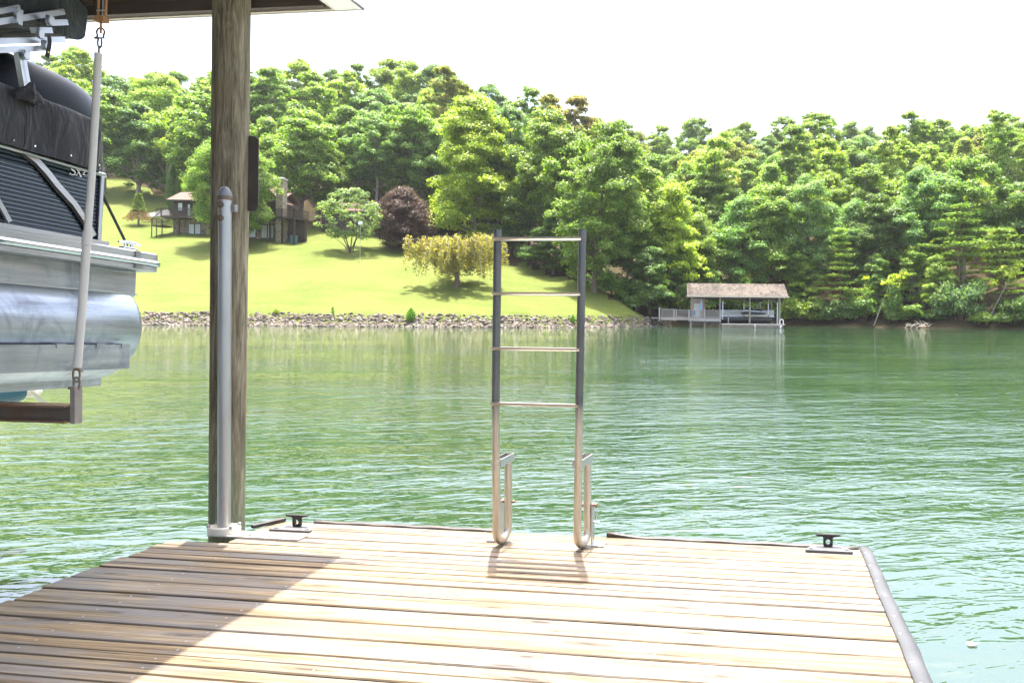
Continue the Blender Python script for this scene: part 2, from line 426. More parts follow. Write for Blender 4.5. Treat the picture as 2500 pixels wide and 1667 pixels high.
# ================================================================ the wood: every tree an object
SIL = [(-100,130),(110,120),(200,120),(260,150),(320,185),(400,178),(470,165),(600,168),(650,160),(700,150),(750,145),(800,158),(850,150),(910,155),(1000,150),(1060,165),(1130,158),(1180,200),(1215,245),(1270,252),(1330,240),(1400,262),(1450,282),(1480,300),(1550,298),(1620,288),(1700,285),(1800,300),(1870,295),(1950,288),(2000,278),(2060,300),(2150,318),(2250,300),(2350,300),(2400,282),(2460,282),(2700,300)]
SHAPE = {'oak_tree': 'round-crowned oak', 'poplar_tree': 'narrow poplar', 'maple_tree': 'dense maple', 'thin_tree': 'thin loose tree', 'pine_tree': 'layered pine'}
def forest(px, d, top_px, kind, tone, zone, wd=None):
    protos = {'oak': P_OAK, 'pop': P_POP, 'map': P_MAP, 'pine': P_PINE, 'thin': P_SPARSE}[kind]
    x = (px-CX)/F*d; z = ground(x, d)
    if top_px is None: h = {'oak': 19, 'pop': 23, 'map': 16, 'pine': 15, 'thin': 19}[kind]*random.uniform(.85, 1.15)
    else: h = max(9, min(30, at(px, top_px, d).z - z))
    wd = wd or {'oak': .58, 'pop': .40, 'map': .60, 'pine': .56, 'thin': .48}[kind]*min(h, 22)*random.uniform(.9, 1.15)
    return place(protos, x, d, h, wd, tone, cat='tree', group='trees of the wood across the lake', zone=zone)
MIXL = [('oak','mid'),('oak','light'),('pop','light'),('map','mid'),('oak','bluish'),('pop','mid'),('oak','light'),('map','light'),('oak','bluish')]
MIXR = [('oak','mid'),('oak','light'),('map','light'),('oak','bluish'),('pop','mid'),('map','mid'),('pop','light'),('oak','light'),('oak','mid'),('oak','olive')]
def row(px0, px1, step, d, mix, zone, top=None, jd=4):
    px = px0
    while px < px1:
        q = px+random.uniform(-.3, .3)*step; k, tn = random.choice(mix)
        tp = None
        if top == 'sil': tp = itp(q, SIL)+random.choice((-8, -4, 2, 12, 24))
        elif top: tp = top+random.uniform(-25, 25)
        forest(q, d+random.uniform(-jd, jd), tp, k, tn, zone); px += step*random.uniform(.85, 1.15)
# left hill, behind the lawn and the lodge
row(-60, 1260, 62, 186, MIXL, 'on the skyline', 'sil', 5)
row(-30, 1240, 66, 168, MIXL, 'below the skyline')
row(0, 1260, 74, 152, MIXL, 'halfway uphill')
row(240, 1280, 80, 137, [('oak','mid'),('map','mid'),('oak','bluish'),('map','dark'),('oak','light')], 'low on the hill')
row(500, 1280, 84, 127, [('oak','dark'),('map','mid'),('oak','bluish'),('oak','mid')], 'by the lawn edge')
# right hill, over the water
row(1230, 2640, 50, 236, MIXR, 'on the skyline', 'sil', 8)
row(1250, 2640, 62, 205, MIXR, 'below the skyline')
row(1280, 2640, 68, 180, MIXR, 'high on the hill')
row(1300, 2660, 76, 158, MIXR, 'halfway uphill')
row(1330, 2680, 84, 140, MIXR, 'low on the hill')
row(1640, 2700, 92, 125, [('oak','mid'),('oak','light'),('map','light'),('oak','bluish'),('map','mid'),('map','bright')], 'behind the front trees')
row(1680, 2720, 96, 113, [('oak','mid'),('map','mid'),('map','light'),('oak','dark'),('oak','bluish')], 'by the water', None, 2.5)
# the edge of the wood beside the lawn, going down to the boathouse
for px, d, tp, k, tn, wd in [(1330,112,268,'oak','mid',12),(1240,120,262,'oak','bluish',12),(1290,113,420,'map','dark',10),(1400,109,330,'oak','mid',11),
                             (1350,104,520,'map','dark',8),(1570,104,400,'map','light',11),(1640,104,445,'map','bright',9.5),(1530,102,520,'map','dark',9),(1585,98.5,600,'map','dark',7.5),
                             (1645,103,600,'map','dark',7),(1700,109,520,'oak','mid',9),(1420,112,560,'map','dark',9)]:
    forest(px, d, tp, k, tn, 'by the lawn edge' if px < 1500 else 'beside the boathouse', wd)
for i, (px, d, tp, k, tn, wd, zn) in enumerate([(1400,150,228,'pop','golden',10,'on the skyline'),(1345,152,226,'pop','golden',9,'on the skyline'),(1085,160,160,'pop','olive',11,'on the skyline'),
                             (1740,128,330,'pop','light',10,'high on the hill'),(1985,190,270,'pop','light',11,'on the skyline'),(1720,150,365,'oak','olive',14,'high on the hill')]):
    forest(px, d, tp, k, tn, zn, wd)
# shore line under the right hill
for px, d, tp, k, tn, wd in [(2052,107.5,560,'pine','mid',7.5),(2340,104,500,'pine','mid',13),(2440,101,560,'pine','mid',12),(2230,107,600,'map','mid',7),(2140,108,640,'map','mid',6),(1960,110,620,'map','mid',7.5),(2290,103.5,640,'map','light',6)]:
    forest(px, d, tp, k, tn, 'by the water', wd)

# leaning oak with a visible pale trunk, to the right of the ladder
g = hit(1449, 714)
o = proto_tree('leaning_oak_tree', 24, 13, .10, 120, round_p, 60, .31, .38, BARK, lean=(2.4, 0), nl=20, top=.97)
p = o; h = at(1490, 300, g.y).z-g.z; P1 = place([p], g.x, g.y, h, 11.5, 'mid', 'tall oak with a thick pale leaning trunk rising just right of the ladder', 'tree', rz=0, name='leaning_oak_tree')
PRIVATE = [p]

ZONES = [(430,'left of the timber post'),(640,'behind the big maple'),(800,'behind the stone chimney'),(980,'above the purple plum tree'),(1290,'behind the bright maple'),(1440,'above the ladder'),
         (1600,'above the lawn tip'),(1760,'above the boathouse roof'),(1960,'right of the boathouse'),(2180,'above the far right bank'),(2340,'near the right picture edge'),(9999,'at the right picture edge')]
buckets = {}
for o, p, tone, zone in PLACED:
    if o.get('label'): continue
    kind = p.name.split('.')[0]; o.name = kind
    px = CX+F*o.location.x/o.location.y
    zn = next(t_ for lim, t_ in ZONES if px < lim)
    lab = f"{TONE[tone]} {SHAPE[kind]} {zone} {zn}"
    buckets.setdefault(lab, []).append((px, o))
ORD = ['leftmost', 'second from left', 'third from left', 'fourth from left', 'fifth from left', 'sixth from left', 'seventh from left', 'eighth from left']
for lab, lst in buckets.items():
    lst.sort(key=lambda a: a[0])
    for i, (px, o) in enumerate(lst): o['label'] = lab if len(lst) == 1 else f"{lab}, {ORD[i]}"

# ---------------------------------------------------------------- trees on the lawn
def solo(kind, H, W, base, n, prof, per, size, r0, bark, base_px, top_py, width_px, tone, label, mat=None, **kw):
    g = hit(*base_px); p = proto_tree(kind, H, W, base, n, prof, per, size, r0, bark, mat=mat, **kw); PRIVATE.append(p)
    h = at(base_px[0], top_py, g.y).z-g.z
    return place([p], g.x, g.y, h, width_px*g.y/F*.86, tone, label, 'tree', name=kind, rz=.3)
solo('broad_maple_tree', 14, 12, .13, 150, lambda t: max(.1, math.sin(math.pi*(t*.80+.10))**.8), 95, .22, .35, BARK, (562,598), 345, 205, 'mid', 'large dense green maple hiding the middle of the log house', shell=.7)
solo('bright_maple_tree', 19, 11, .03, 130, lambda t: max(.1, min(1,.6+t*2)*(1-max(0,t-.3)/.7)**.55), 85, .24, .30, BARK, (1160,607), 232, 268, 'bright', 'tall bright yellow-green maple behind the weeping cherry', shell=.6)
solo('purple_plum_tree', 9, 8, .05, 110, lambda t: max(.1, math.sin(math.pi*(t*.72+.22))**.9), 100, .17, .2, BARK, (985,612), 458, 152, (.058,.034,.032), 'dark purple-leaved plum tree on the lawn beside the bright maple', shell=.7, lobed=False)
# grey-green tree with several stems
g = hit(856, 618); root = empty('multi_stem_tree', g, 'loose grey-green tree on several thin stems in the lawn', 'tree')
CC = []; m = MB(); sc = g.y/F
for i in range(150):
    a = i*2.4; tt = RNG.uniform(); q = (.35+.65*RNG.uniform())*78*sc*math.sin(math.pi*(tt*.75+.2))**.7
    CC.append((math.cos(a)*q, math.sin(a)*q, (38+tt*112)*sc))
C, N, S = clumps(CC, [.62*RNG.uniform(.6, 1.3) for _ in CC], 150, .16, .75, .5)
o = mesh_obj('crown', leaf_mesh('crown', C, N, S), root); o.color = (.15,.215,.095,1)
for i in range(7):
    a = i*.9; c = CC[i*19+3]; m.tube([(math.cos(a)*.15, math.sin(a)*.15, -.3), (c[0]*.35, c[1]*.35, c[2]*.45), c], [.10,.07,.02], 6)
m.build('trunk', BARK, root, fix=False)
# weeping cherry: arching limbs with hanging strands
g = hit(1115, 701); sc = g.y/F
root = empty('weeping_cherry_tree', g, 'low weeping cherry with orange-green hanging foliage on the lawn', 'tree')
m = MB(); tw = MB(); C, N, S = [], [], []; rg = random.Random(5)
m.tube([(0,0,-.3),(.05,0,20*sc),(0,0,42*sc)], [.46,.30,.34], 10)
for i in range(40):
    a = i*2.4+rg.uniform(-.3,.3); L = rg.uniform(60, 132)*sc; hz = rg.uniform(85, 128)*sc
    if abs(math.cos(a)) < .5: L *= .8
    dx, dy = math.cos(a), math.sin(a)
    arc = [Vector((dx*L*u, dy*L*u, 36*sc+(hz-36*sc)*math.sin(min(1, u*1.35)*math.pi/2)-max(0, u-.6)*30*sc)) for u in (0,.2,.4,.6,.8,1)]
    m.tube(arc, [.17,.13,.09,.06,.04,.02], 6)
    for u in np.linspace(.22, 1.0, 15):
        f = u*5; k = min(4, int(f)); p = arc[k].lerp(arc[k+1], f-k)+Vector((rg.uniform(-.6,.6), rg.uniform(-.6,.6), rg.uniform(0,.5)))
        ln = rg.uniform(20, 78)*sc*(.45+.55*u)
        q = p+Vector((rg.uniform(-.2,.2)+dx*.25, rg.uniform(-.2,.2)+dy*.25, -ln))
        if rg.random() < .55: tw.tube([p, p.lerp(q,.4)+Vector((dx*.12,dy*.12,.1)), q], [.022,.016,.010], 4)
        n = 36; s = RNG.uniform(0, 1, (n,1)); C.append(np.array(p)*(1-s)+np.array(q)*s+RNG.normal(size=(n,3))*.13)
        N.append(RNG.normal(size=(n,3))); S.append(.155*RNG.uniform(.6,1.3,n))
o = mesh_obj('crown', leaf_mesh('crown', np.concatenate(C), np.concatenate(N), np.concatenate(S), .45), root); o.color = (.235,.215,.06,1)
m.build('trunk', BARK, root, fix=False); tw.build('twigs', simple('grey_twig', (.42,.38,.33), .9), root, fix=False)
# two clipped columns by the house
def column(px, base_py, top_py, wpx, label):
    d = 127; p = at(px, base_py, d); z0 = p.z; h = at(px, top_py, d).z-z0; wd = wpx*d/F
    root = empty('column_cypress', (p.x, d, z0), label, 'tree')
    n = 5200; tt = RNG.uniform(0, 1, n); a = RNG.uniform(0, 6.283, n)
    rr = wd/2*np.power(np.sin(np.pi*(tt*.86+.13)), .6)*RNG.uniform(.86, 1.04, n)
    C = np.stack([rr*np.cos(a), rr*np.sin(a), tt*h], 1); N = np.stack([np.cos(a), np.sin(a), .3+0*a], 1)+RNG.normal(size=(n,3))*.3
    o = mesh_obj('crown', leaf_mesh('crown', C, N, .16*RNG.uniform(.6,1.3,n), .5, NEEDLE), root); o.color = (.085,.155,.03,1)
    m = MB(); m.tube([(0,0,-4),(0,0,h*.9)], [.16,.05], 7); m.build('trunk', BARK, root, fix=False)
column(419, 512, 398, 24, 'taller narrow clipped cypress at the left end of the log house')
column(436, 512, 418, 14, 'shorter narrow clipped cypress at the left end of the log house')
# small pine with a brown dead skirt
g = hit(338, 551); sc = g.y/F; root = empty('small_pine', g, 'small pine with a green top and brown dead skirt left of the house', 'tree')
C, N, S = [], [], []
for k, (z0, z1, r0, r1, n) in enumerate(((15, 38, 36, 14, 1500), (34, 78, 17, 6, 1500))):
    tt = RNG.uniform(0,1,n); a = RNG.uniform(0,6.283,n); rr = (r0+(r1-r0)*tt)*sc*np.sqrt(RNG.uniform(.15,1,n))
    zz = (z0+(z1-z0)*tt)*sc-(rr*.12 if k == 0 else 0)
    me = leaf_mesh('crown', np.stack([rr*np.cos(a), rr*np.sin(a), zz],1), RNG.normal(size=(n,3))+np.array([0,0,.6]), .15*RNG.uniform(.6,1.3,n), .35, NEEDLE)
    o = mesh_obj('dead_skirt' if k == 0 else 'crown', me, root); o.color = (.15,.095,.045,1) if k == 0 else (.10,.155,.025,1)
m = MB(); m.tube([(0,0,-.3),(0,0,72*sc)], [.15,.03], 7); m.build('trunk', BARK, root, fix=False)
# saplings leaning over the water
def sapling(px, py, tip_px, tip_py, tone, label):
    d = itp(px, SHORE)+1.5; p = at(px, py, d); q = at(tip_px, tip_py, d)-p
    root = empty('sapling', p, label, 'tree'); m = MB()
    m.tube([(0,0,-.6), q*.35+Vector((.1,0,0)), q*.7, q], [.10,.075,.05,.02], 7)
    for s in (.55,.65,.75,.85): m.tube([q*s, q*s+Vector((random.uniform(-1,1), random.uniform(-.6,.6), .7))], [.03,.01], 5)
    CC = [np.array(q)*RNG.uniform(.62,1.05)+RNG.normal(size=3)*np.array([.95,.6,.55]) for _ in range(16)]
    C, N, S = clumps(CC, [.6]*len(CC), 70, .2, .8, .4)
    o = mesh_obj('crown', leaf_mesh('crown', C, N, S), root); o.color = (*GREENS[tone], 1); m.build('trunk', PALEBARK, root, fix=False)
sapling(2130, 795, 2180, 675, 'bright', 'bright green sapling leaning right over the water below the wood')
sapling(2400, 800, 2480, 650, 'bright', 'pale leaning sapling with bright leaves beside the right-hand pines')
# bushes along the foot of the wood
def bush(px, d, h, wd, tone, label, grp='bushes along the foot of the wood'):
    x = (px-CX)/F*d; place(P_BUSH, x, d, h, wd, tone, label, 'bush', grp, name='bush')
for i, px in enumerate(range(1935, 2620, 38)):
    tn = ('mid','dark','dark','bluish')[i % 4]
    zn = 'right of the boathouse' if px < 2050 else 'near the leaning sapling' if px < 2200 else 'below the layered pines' if px < 2400 else 'at the right picture edge'
    bush(px+random.uniform(-24,24), itp(px, SHORE)+2.4+random.uniform(-.6,1.0), random.choice((1.5,2.2,3.2,4.8)), random.uniform(3.5,6.4), tn, f"{TONE[tn]} bush over the water's edge {zn}" + (", first of them" if False else ''))
for i, px in enumerate((1300, 1372, 1440, 1500, 1550)):
    tn = ('dark','mid')[i % 2]
    bush(px, itp(px, WOOD)+3.0, random.uniform(2.2,3.6), random.uniform(4.5,6), tn, f"{TONE[tn]} undergrowth bush " + ('behind the ladder at the lawn edge' if px < 1430 else 'where the lawn narrows toward the boathouse'), 'bushes at the lawn edge')
for i, px in enumerate((1640, 1690, 1745, 1800, 1860, 1905)):
    tn = ('mid','light','dark')[i % 3]
    bush(px, itp(px, SHORE)+5.0, random.uniform(3,5.5), random.uniform(5,6.5), tn, f"{TONE[tn]} bush behind the boathouse", 'bushes behind the boathouse')
# young shrubs growing in the stone bank
def shore_shrub(px, py, top, wpx, label, n=700, col=(.10,.20,.022)):
    g = hit(px, py); sc = g.y/F; root = empty('shrub', g, label, 'shrub'); h = (py-top)*sc; wd = wpx*sc
    tt = RNG.uniform(0,1,n); a = RNG.uniform(0,6.283,n); rr = wd/2*np.sin(np.pi*np.clip(tt*.8+.18,0,1))*np.sqrt(RNG.uniform(.1,1,n))
    o = mesh_obj('foliage', leaf_mesh('foliage', np.stack([rr*np.cos(a), rr*np.sin(a), tt*h],1), np.stack([np.cos(a),np.sin(a),.1+0*a],1)+RNG.normal(size=(n,3))*.5, .11*RNG.uniform(.6,1.4,n), .35), root); o.color = (*col,1)
    m = MB(); m.tube([(0,0,-.3),(0,0,h*.8)], [.05,.02], 6); m.build('stem', BARK, root, fix=False)
shore_shrub(1003, 786, 754, 26, 'bright green conical shrub growing in the stone bank', 1000)
shore_shrub(1398, 790, 770, 16, 'small green shrub at the stone bank right of the ladder', 300)
shore_shrub(674, 768, 758, 18, 'small yellow-green weed tuft on the stone bank right of the post', 260, (.17,.22,.03))
shore_shrub(812, 770, 752, 10, 'thin upright weed on the stone bank', 90)
shore_shrub(1120, 784, 776, 8, 'tiny green shrub on the stone bank left of the ladder', 90)

# ================================================================ stone bank
STONE = NT('riprap_stone'); oi = STONE.n('ShaderNodeObjectInfo'); ge = STONE.n('ShaderNodeNewGeometry')
rn = STONE.math('FRACT', STONE.math('ADD', oi.outputs['Random'], ge.outputs['Random Per Island']))
c = STONE.ramp(rn, [(0,(.075,.066,.058)),(.35,(.140,.120,.10)),(.6,(.185,.142,.108)),(.8,(.23,.21,.19)),(1,(.105,.086,.07))])
f = STONE.noise(STONE.coord('Object'), 4, 5, .7); c = STONE.mix(STONE.math('MULTIPLY', f, .6), c, (.12,.10,.08)); STONE.bump(f, .06)
STONE = STONE.set(c, .85, 0, .25)
def rock_bm(s):
    rg = random.Random(s); bm = bmesh.new(); bmesh.ops.create_icosphere(bm, subdivisions=2, radius=1)
    pl = [(Vector((rg.gauss(0,1), rg.gauss(0,1), rg.gauss(0,1))).normalized(), rg.uniform(.45,.85)) for _ in range(9)]
    for v in bm.verts:
        for n_, d_ in pl:
            k = v.co.dot(n_)-d_
            if k > 0: v.co -= n_*k
        v.co *= rg.uniform(.97,1.03)
        v.co.z *= .72; v.co.x *= 1.2
    return bm
ROCKS = []
for s in range(7):
    me = bpy.data.meshes.new('rock'); b_ = rock_bm(s); b_.to_mesh(me); b_.free(); me.materials.append(STONE); ROCKS.append(me)
def bank_point(px, s):
    d = itp(px, SHORE)+.5*math.sin(px*.021)+.3*math.sin(px*.053+1)+s; x = (px-CX)/F*d
    return Vector((x, d, ground_pd(px, d)))
allr = []
for i in range(6600):
    px = random.uniform(-300, 1640); tt = random.random()
    s = tt*2.0-.1 if px < 1560 else tt*2.4-.2
    if tt > .72 and random.random() < .55: continue
    allr.append((random.uniform(.08,.18) if random.random() < .85 else random.uniform(.17,.30), px, s))
allr.sort(key=lambda a: -a[0]*(1.0 if 350 < a[1] < 1640 and not 500 < a[1] < 600 else .2))
for k, (r, px, s) in enumerate(allr[:300]):
    o = bpy.data.objects.new('bank_rock', ROCKS[k % 7]); COL.objects.link(o); p = bank_point(px, s)
    o.location = p+Vector((0,0,r*.2)); o.scale = (r,r,r); o.rotation_euler = (random.uniform(-.5,.5), random.uniform(-.5,.5), random.uniform(0,6.28))
    tag(o, 'larger grey-tan boulder in the stone bank at the water below the lawn', 'rock', 'boulders of the stone bank')
m = MB(); src = [([v.co.copy() for v in me.vertices], [list(p_.vertices) for p_ in me.polygons]) for me in ROCKS]
for r, px, s in allr[300:]:
    vs, fs = random.choice(src); M = Matrix.Translation(bank_point(px, s)+Vector((0,0,r*.15))) @ Matrix.Rotation(random.uniform(0,6.28),4,'Z') @ Matrix.Rotation(random.uniform(-.6,.6),4,'X') @ Matrix.Scale(r,4)
    m.add([M @ v for v in vs], fs)
tag(m.build('riprap', STONE, fix=False), 'grey and tan broken stone covering the bank between lawn and water', 'riprap', kind='stuff')
# ================================================================ materials of the near things
def wood_mat(name, dark, mid, pale, grey, stretch=(1.3, 34, 34), streak=.35, knots=True, rough=.55, bump=.004, bid=True):
    t = NT(name); tc = t.n('ShaderNodeTexCoord'); vec = tc.outputs['Object']
    if bid:
        at_ = t.n('ShaderNodeAttribute', attribute_name='bid'); va = t.n('ShaderNodeVectorMath', operation='MULTIPLY_ADD')
        cb = t.n('ShaderNodeCombineXYZ'); [t.l(at_.outputs['Fac'], cb.inputs[i]) for i in range(3)]
        va.inputs[1].default_value = (13.7, 0, 5.3); t.l(cb.outputs[0], va.inputs[0]); t.l(vec, va.inputs[2]); vec = va.outputs[0]
    mp = t.n('ShaderNodeMapping'); mp.inputs['Scale'].default_value = stretch; t.l(vec, mp.inputs['Vector']); g = mp.outputs['Vector']
    mp2 = t.n('ShaderNodeMapping'); mp2.inputs['Scale'].default_value = (stretch[0]*.6, stretch[1]*.22, stretch[2]*.22); t.l(vec, mp2.inputs['Vector']); g2 = mp2.outputs['Vector']
    f1 = t.noise(g, 1, 5, .65, .8); f2 = t.noise(g2, 1.2, 4, .6, 1.2); f3 = t.noise(g, 3.2, 3, .6)
    c = t.ramp(f1, [(.25, dark), (.48, mid), (.72, pale)])
    c = t.mix(t.ramp(f2, [(.42, (0,)*3), (.62, (.85,)*3)]), c, grey)
    c = t.mix(t.ramp(f3, [(.62, (0,)*3), (.74, (streak,)*3)]), c, dark)
    h = f1
    if knots:
        mk = t.n('ShaderNodeMapping'); mk.inputs['Scale'].default_value = (stretch[0]*.9, 7.5 if stretch[1] > 5 else stretch[1]*.3, 7.5); t.l(vec, mk.inputs['Vector'])
        dn = t.n('ShaderNodeVectorMath', operation='ADD'); ns = t.n('ShaderNodeTexNoise'); ns.inputs['Scale'].default_value = 3; t.l(mk.outputs['Vector'], ns.inputs['Vector'])
        t.l(mk.outputs['Vector'], dn.inputs[0]); sc = t.n('ShaderNodeVectorMath', operation='SCALE'); sc.inputs['Scale'].default_value = .25; t.l(ns.outputs['Color'], sc.inputs[0]); t.l(sc.outputs[0], dn.inputs[1])
        vo = t.n('ShaderNodeTexVoronoi'); vo.voronoi_dimensions = '2D'; vo.inputs['Scale'].default_value = .95; t.l(dn.outputs[0], vo.inputs['Vector'])
        kf = t.ramp(vo.outputs['Distance'], [(.03, (.9,)*3), (.06, (.3,)*3), (.09, (.55,)*3), (.14, (0,)*3)])
        c = t.mix(kf, c, tuple(x*.75 for x in dark))
    if bid:
        tn = t.math('MULTIPLY_ADD', t.math('FRACT', t.math('MULTIPLY', at_.outputs['Fac'], 7.77)), .34, .83)
        cb2 = t.n('ShaderNodeCombineXYZ'); [t.l(tn, cb2.inputs[i]) for i in range(3)]; c = t.mix(1.0, c, cb2.outputs[0], 'MULTIPLY')
    if name == 'deck_wood':
        # drying checks along the boards and a darker tone towards their edges
        mc = t.n('ShaderNodeMapping'); mc.inputs['Scale'].default_value = (.55, 24, 24); t.l(vec, mc.inputs['Vector']); ck = t.noise(mc.outputs['Vector'], 1.0, 3, .5, .35)
        cl = t.ramp(ck, [(.485, (0,)*3), (.497, (.85,)*3), (.503, (.85,)*3), (.515, (0,)*3)]); msk = t.ramp(t.noise(g2, .8, 2), [(.42, (0,)*3), (.55, (1,)*3)])
        c = t.mix(t.math('MULTIPLY', cl, msk), c, (.020,.012,.006))
        bv = t.n('ShaderNodeAttribute', attribute_name='bv'); ed = t.math('ABSOLUTE', t.math('SUBTRACT', bv.outputs['Fac'], .5))
        c = t.mix(t.ramp(t.math('ADD', ed, t.math('MULTIPLY', t.math('SUBTRACT', f1, .5), .12)), [(.40, (0,)*3), (.49, (.6,)*3)]), c, (.035,.022,.012))
    t.bump(h, bump)
    return t.set(c, t.math('MULTIPLY_ADD', f2, -.25, rough+.12), 0, .4)
DECK = wood_mat('deck_wood', (.032,.018,.008), (.150,.104,.052), (.330,.258,.150), (.125,.120,.117), streak=.6, bump=.006)
GALV = simple('galvanized_pipe', (.38,.38,.365), .42, .85, .12, 9, 0, .5, (1,1,.25))
def brushed(name, c, rough, stretch=(1,1,1), scale=30, var=.2, bump=.0006):
    t = NT(name); f = t.noise(t.coord('Object', stretch), scale, 5, .65); f2 = t.noise(t.coord('Object'), 2.3, 4, .6)
    col = t.ramp(f, [(.25, tuple(x*(1-var) for x in c)), (.75, c)]); col = t.mix(t.math('MULTIPLY_ADD', f2, 1.1, -.35, clamp=True), col, tuple(x*.72 for x in c))
    if bump: t.bump(f, bump)
    return t.set(col, t.math('MULTIPLY_ADD', f2, .3, rough-.15, clamp=True), 1.0)
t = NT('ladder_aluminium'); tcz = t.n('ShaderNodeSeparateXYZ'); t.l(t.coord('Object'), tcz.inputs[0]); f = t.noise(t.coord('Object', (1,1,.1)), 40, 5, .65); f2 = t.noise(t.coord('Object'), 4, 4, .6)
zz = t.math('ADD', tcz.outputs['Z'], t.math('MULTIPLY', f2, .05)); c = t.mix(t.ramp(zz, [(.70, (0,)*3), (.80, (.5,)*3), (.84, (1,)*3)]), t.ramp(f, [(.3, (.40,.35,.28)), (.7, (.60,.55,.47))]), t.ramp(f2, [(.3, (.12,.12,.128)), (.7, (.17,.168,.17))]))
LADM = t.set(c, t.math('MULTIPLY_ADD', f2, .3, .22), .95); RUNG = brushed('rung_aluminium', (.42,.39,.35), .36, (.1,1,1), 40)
t = NT('hull_aluminium'); f = t.noise(t.coord('Object', (1,.06,1)), 16, 6, .7); f2 = t.noise(t.coord('Object', (1,1.6,.8)), 2.6, 6, .68, .8); f3 = t.noise(t.coord('Object', (1,.4,3)), 7, 5, .7)
c = t.ramp(f, [(.3, (.28,.30,.33)), (.7, (.56,.59,.63))]); c = t.mix(t.ramp(f2, [(.50, (0,)*3), (.68, (.75,)*3)]), c, (.17,.19,.22)); c = t.mix(t.ramp(f3, [(.60, (0,)*3), (.70, (.6,)*3)]), c, (.16,.155,.15))
t.bump(f, .0005); HULL = t.set(c, t.math('MULTIPLY_ADD', f2, .5, .12, clamp=True), .92)
TRIM = brushed('anodised_trim', (.58,.585,.59), .36, (1,.05,1), 30, .15)
CHROME = brushed('chrome_strip', (.75,.78,.80), .10, (1,.1,1), 10, .05, 0)
def rusty(name, base, rust, amt):
    t = NT(name); f = t.noise(t.coord('Object'), 7, 6, .7); g = t.noise(t.coord('Object'), 60, 3)
    c = t.mix(t.ramp(f, [(amt-.1, (0,)*3), (amt+.12, (1,)*3)]), base, rust); c = t.mix(t.math('MULTIPLY', g, .4), c, tuple(x*.5 for x in rust)); t.bump(g, .001)
    return t.set(c, .75, .25, .4)
RUST = rusty('rusty_steel', (.20,.155,.11), (.26,.13,.06), .52)
RUSTDARK = rusty('weathered_steel', (.16,.135,.11), (.19,.10,.055), .58)
ORANGE = rusty('rust_orange_steel', (.42,.24,.10), (.30,.14,.06), .55)
PVC = simple('weathered_pvc', (.50,.48,.43), .55, 0, .14, 3, 0, .4, (1,1,.3))
DARKMETAL = simple('dark_cast_metal', (.022,.020,.019), .55, .3, .25, 20)
VINYL = simple('grey_vinyl_edging', (.048,.050,.054), .45, 0, .25, 5, .002)
DARKVINYL = simple('dark_edging', (.040,.034,.030), .55, 0, .3, 9, .002)
CREAM = simple('cream_plastic', (.62,.57,.47), .5, 0, .08, 8)
STEELPLATE = simple('pale_plate', (.55,.50,.43), .5, .3, .12, 8)
NAIL = simple('nail_steel', (.6,.6,.6), .35, .9, .1, 8); NAILD = simple('weathered_nail', (.30,.30,.31), .45, .6, .1, 8)

# ================================================================ dock
DX0 = onz(2104.6, 1339.6, DOCK_Z); YAW = -math.atan((1864-CX)/F)
dock = empty('wooden_dock', (DX0.x, DX0.y, DOCK_Z), 'weathered plank dock in the foreground, half in shade and half in bright sun', 'dock', rz=YAW)
DM = Matrix.Translation(dock.location) @ Matrix.Rotation(YAW, 4, 'Z'); DI = DM.inverted()
def dl(px, py, z=DOCK_Z): return DI @ onz(px, py, z)
LFT = dl(433, 1312); XL = LFT.x; NX = dl(604, 1303).x
print('dock local: left', LFT, 'left near', dl(0, 1471), 'right near', dl(2246.8, 1666.7), 'notch', dl(604,1303), 'far mid', dl(770,1292), dl(1225,1306))
PITCH = .1445
m = MB(); bids = []; bvs = []; nails = MB(); rg = random.Random(3)
Y = 0.0
XNEAR = dl(0, 1471)
PLK = []; yy_ = 0.0
for k in range(46):
    if k > 1 and rg.random() < .48: PLK += [(yy_, PITCH*.5-rg.uniform(.0015,.004)), (yy_-PITCH*.5, PITCH*.5-rg.uniform(.005,.011))]
    else: PLK.append((yy_, PITCH-rg.uniform(.005,.0125)))
    yy_ -= PITCH
for k, (Y, w_) in enumerate(PLK):
    y1 = Y-rg.uniform(.0, .0015); y0 = y1-w_
    def xl(y): return XL+(XNEAR.x-XL)*(y-LFT.y)/(XNEAR.y-LFT.y)
    xa = xl((y0+y1)/2)+rg.uniform(-.018, .014) if y1 < LFT.y+.03 else NX
    xb = -.0+rg.uniform(-.006, .004); dz = rg.uniform(-.0015, .0018)
    # slightly cupped, crooked board with eased edges
    n = 14; nv0 = len(m.v); vs = []
    wav = [rg.uniform(-.0012, .0012) for _ in range(n+1)]
    for i in range(n+1):
        x = xa+(xb-xa)*i/n; e = wav[i]; cz = dz+.001*math.sin(i*.9+k)
        for yy, zz in ((y0+.0+e, -.036), (y0+e, -.005), (y0+.004+e, 0), (y1-.004+e, 0), (y1+e, -.005), (y1+e, -.036)): vs.append((x, yy, zz+cz))
    b0_ = len(m.v); m.add(vs, [tuple(range(6))[::-1], tuple(range(n*6, n*6+6))], 0)
    for j in range(6):
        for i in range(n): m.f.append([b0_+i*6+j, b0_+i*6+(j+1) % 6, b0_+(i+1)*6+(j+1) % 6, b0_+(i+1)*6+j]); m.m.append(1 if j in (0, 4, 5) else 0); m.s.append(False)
    bids += [k*.618 % 1+k]*len(vs); bvs += [.0, .0, .04, .96, 1.0, 1.0]*(n+1)
    for X in np.arange(-.35, xa+.05, -.61):
        for yy in ((y0+.032, y1-.032) if w_ > .1 else ((y0+y1)/2,)):
            a = X+rg.uniform(-.02,.02); q = yy+rg.uniform(-.006,.006)
            m.add([(a+.0055*math.cos(j*1.047), q+.0055*math.sin(j*1.047), dz+.0017) for j in range(6)], [tuple(range(6))], 2); bids += [0]*6; bvs += [.5]*6
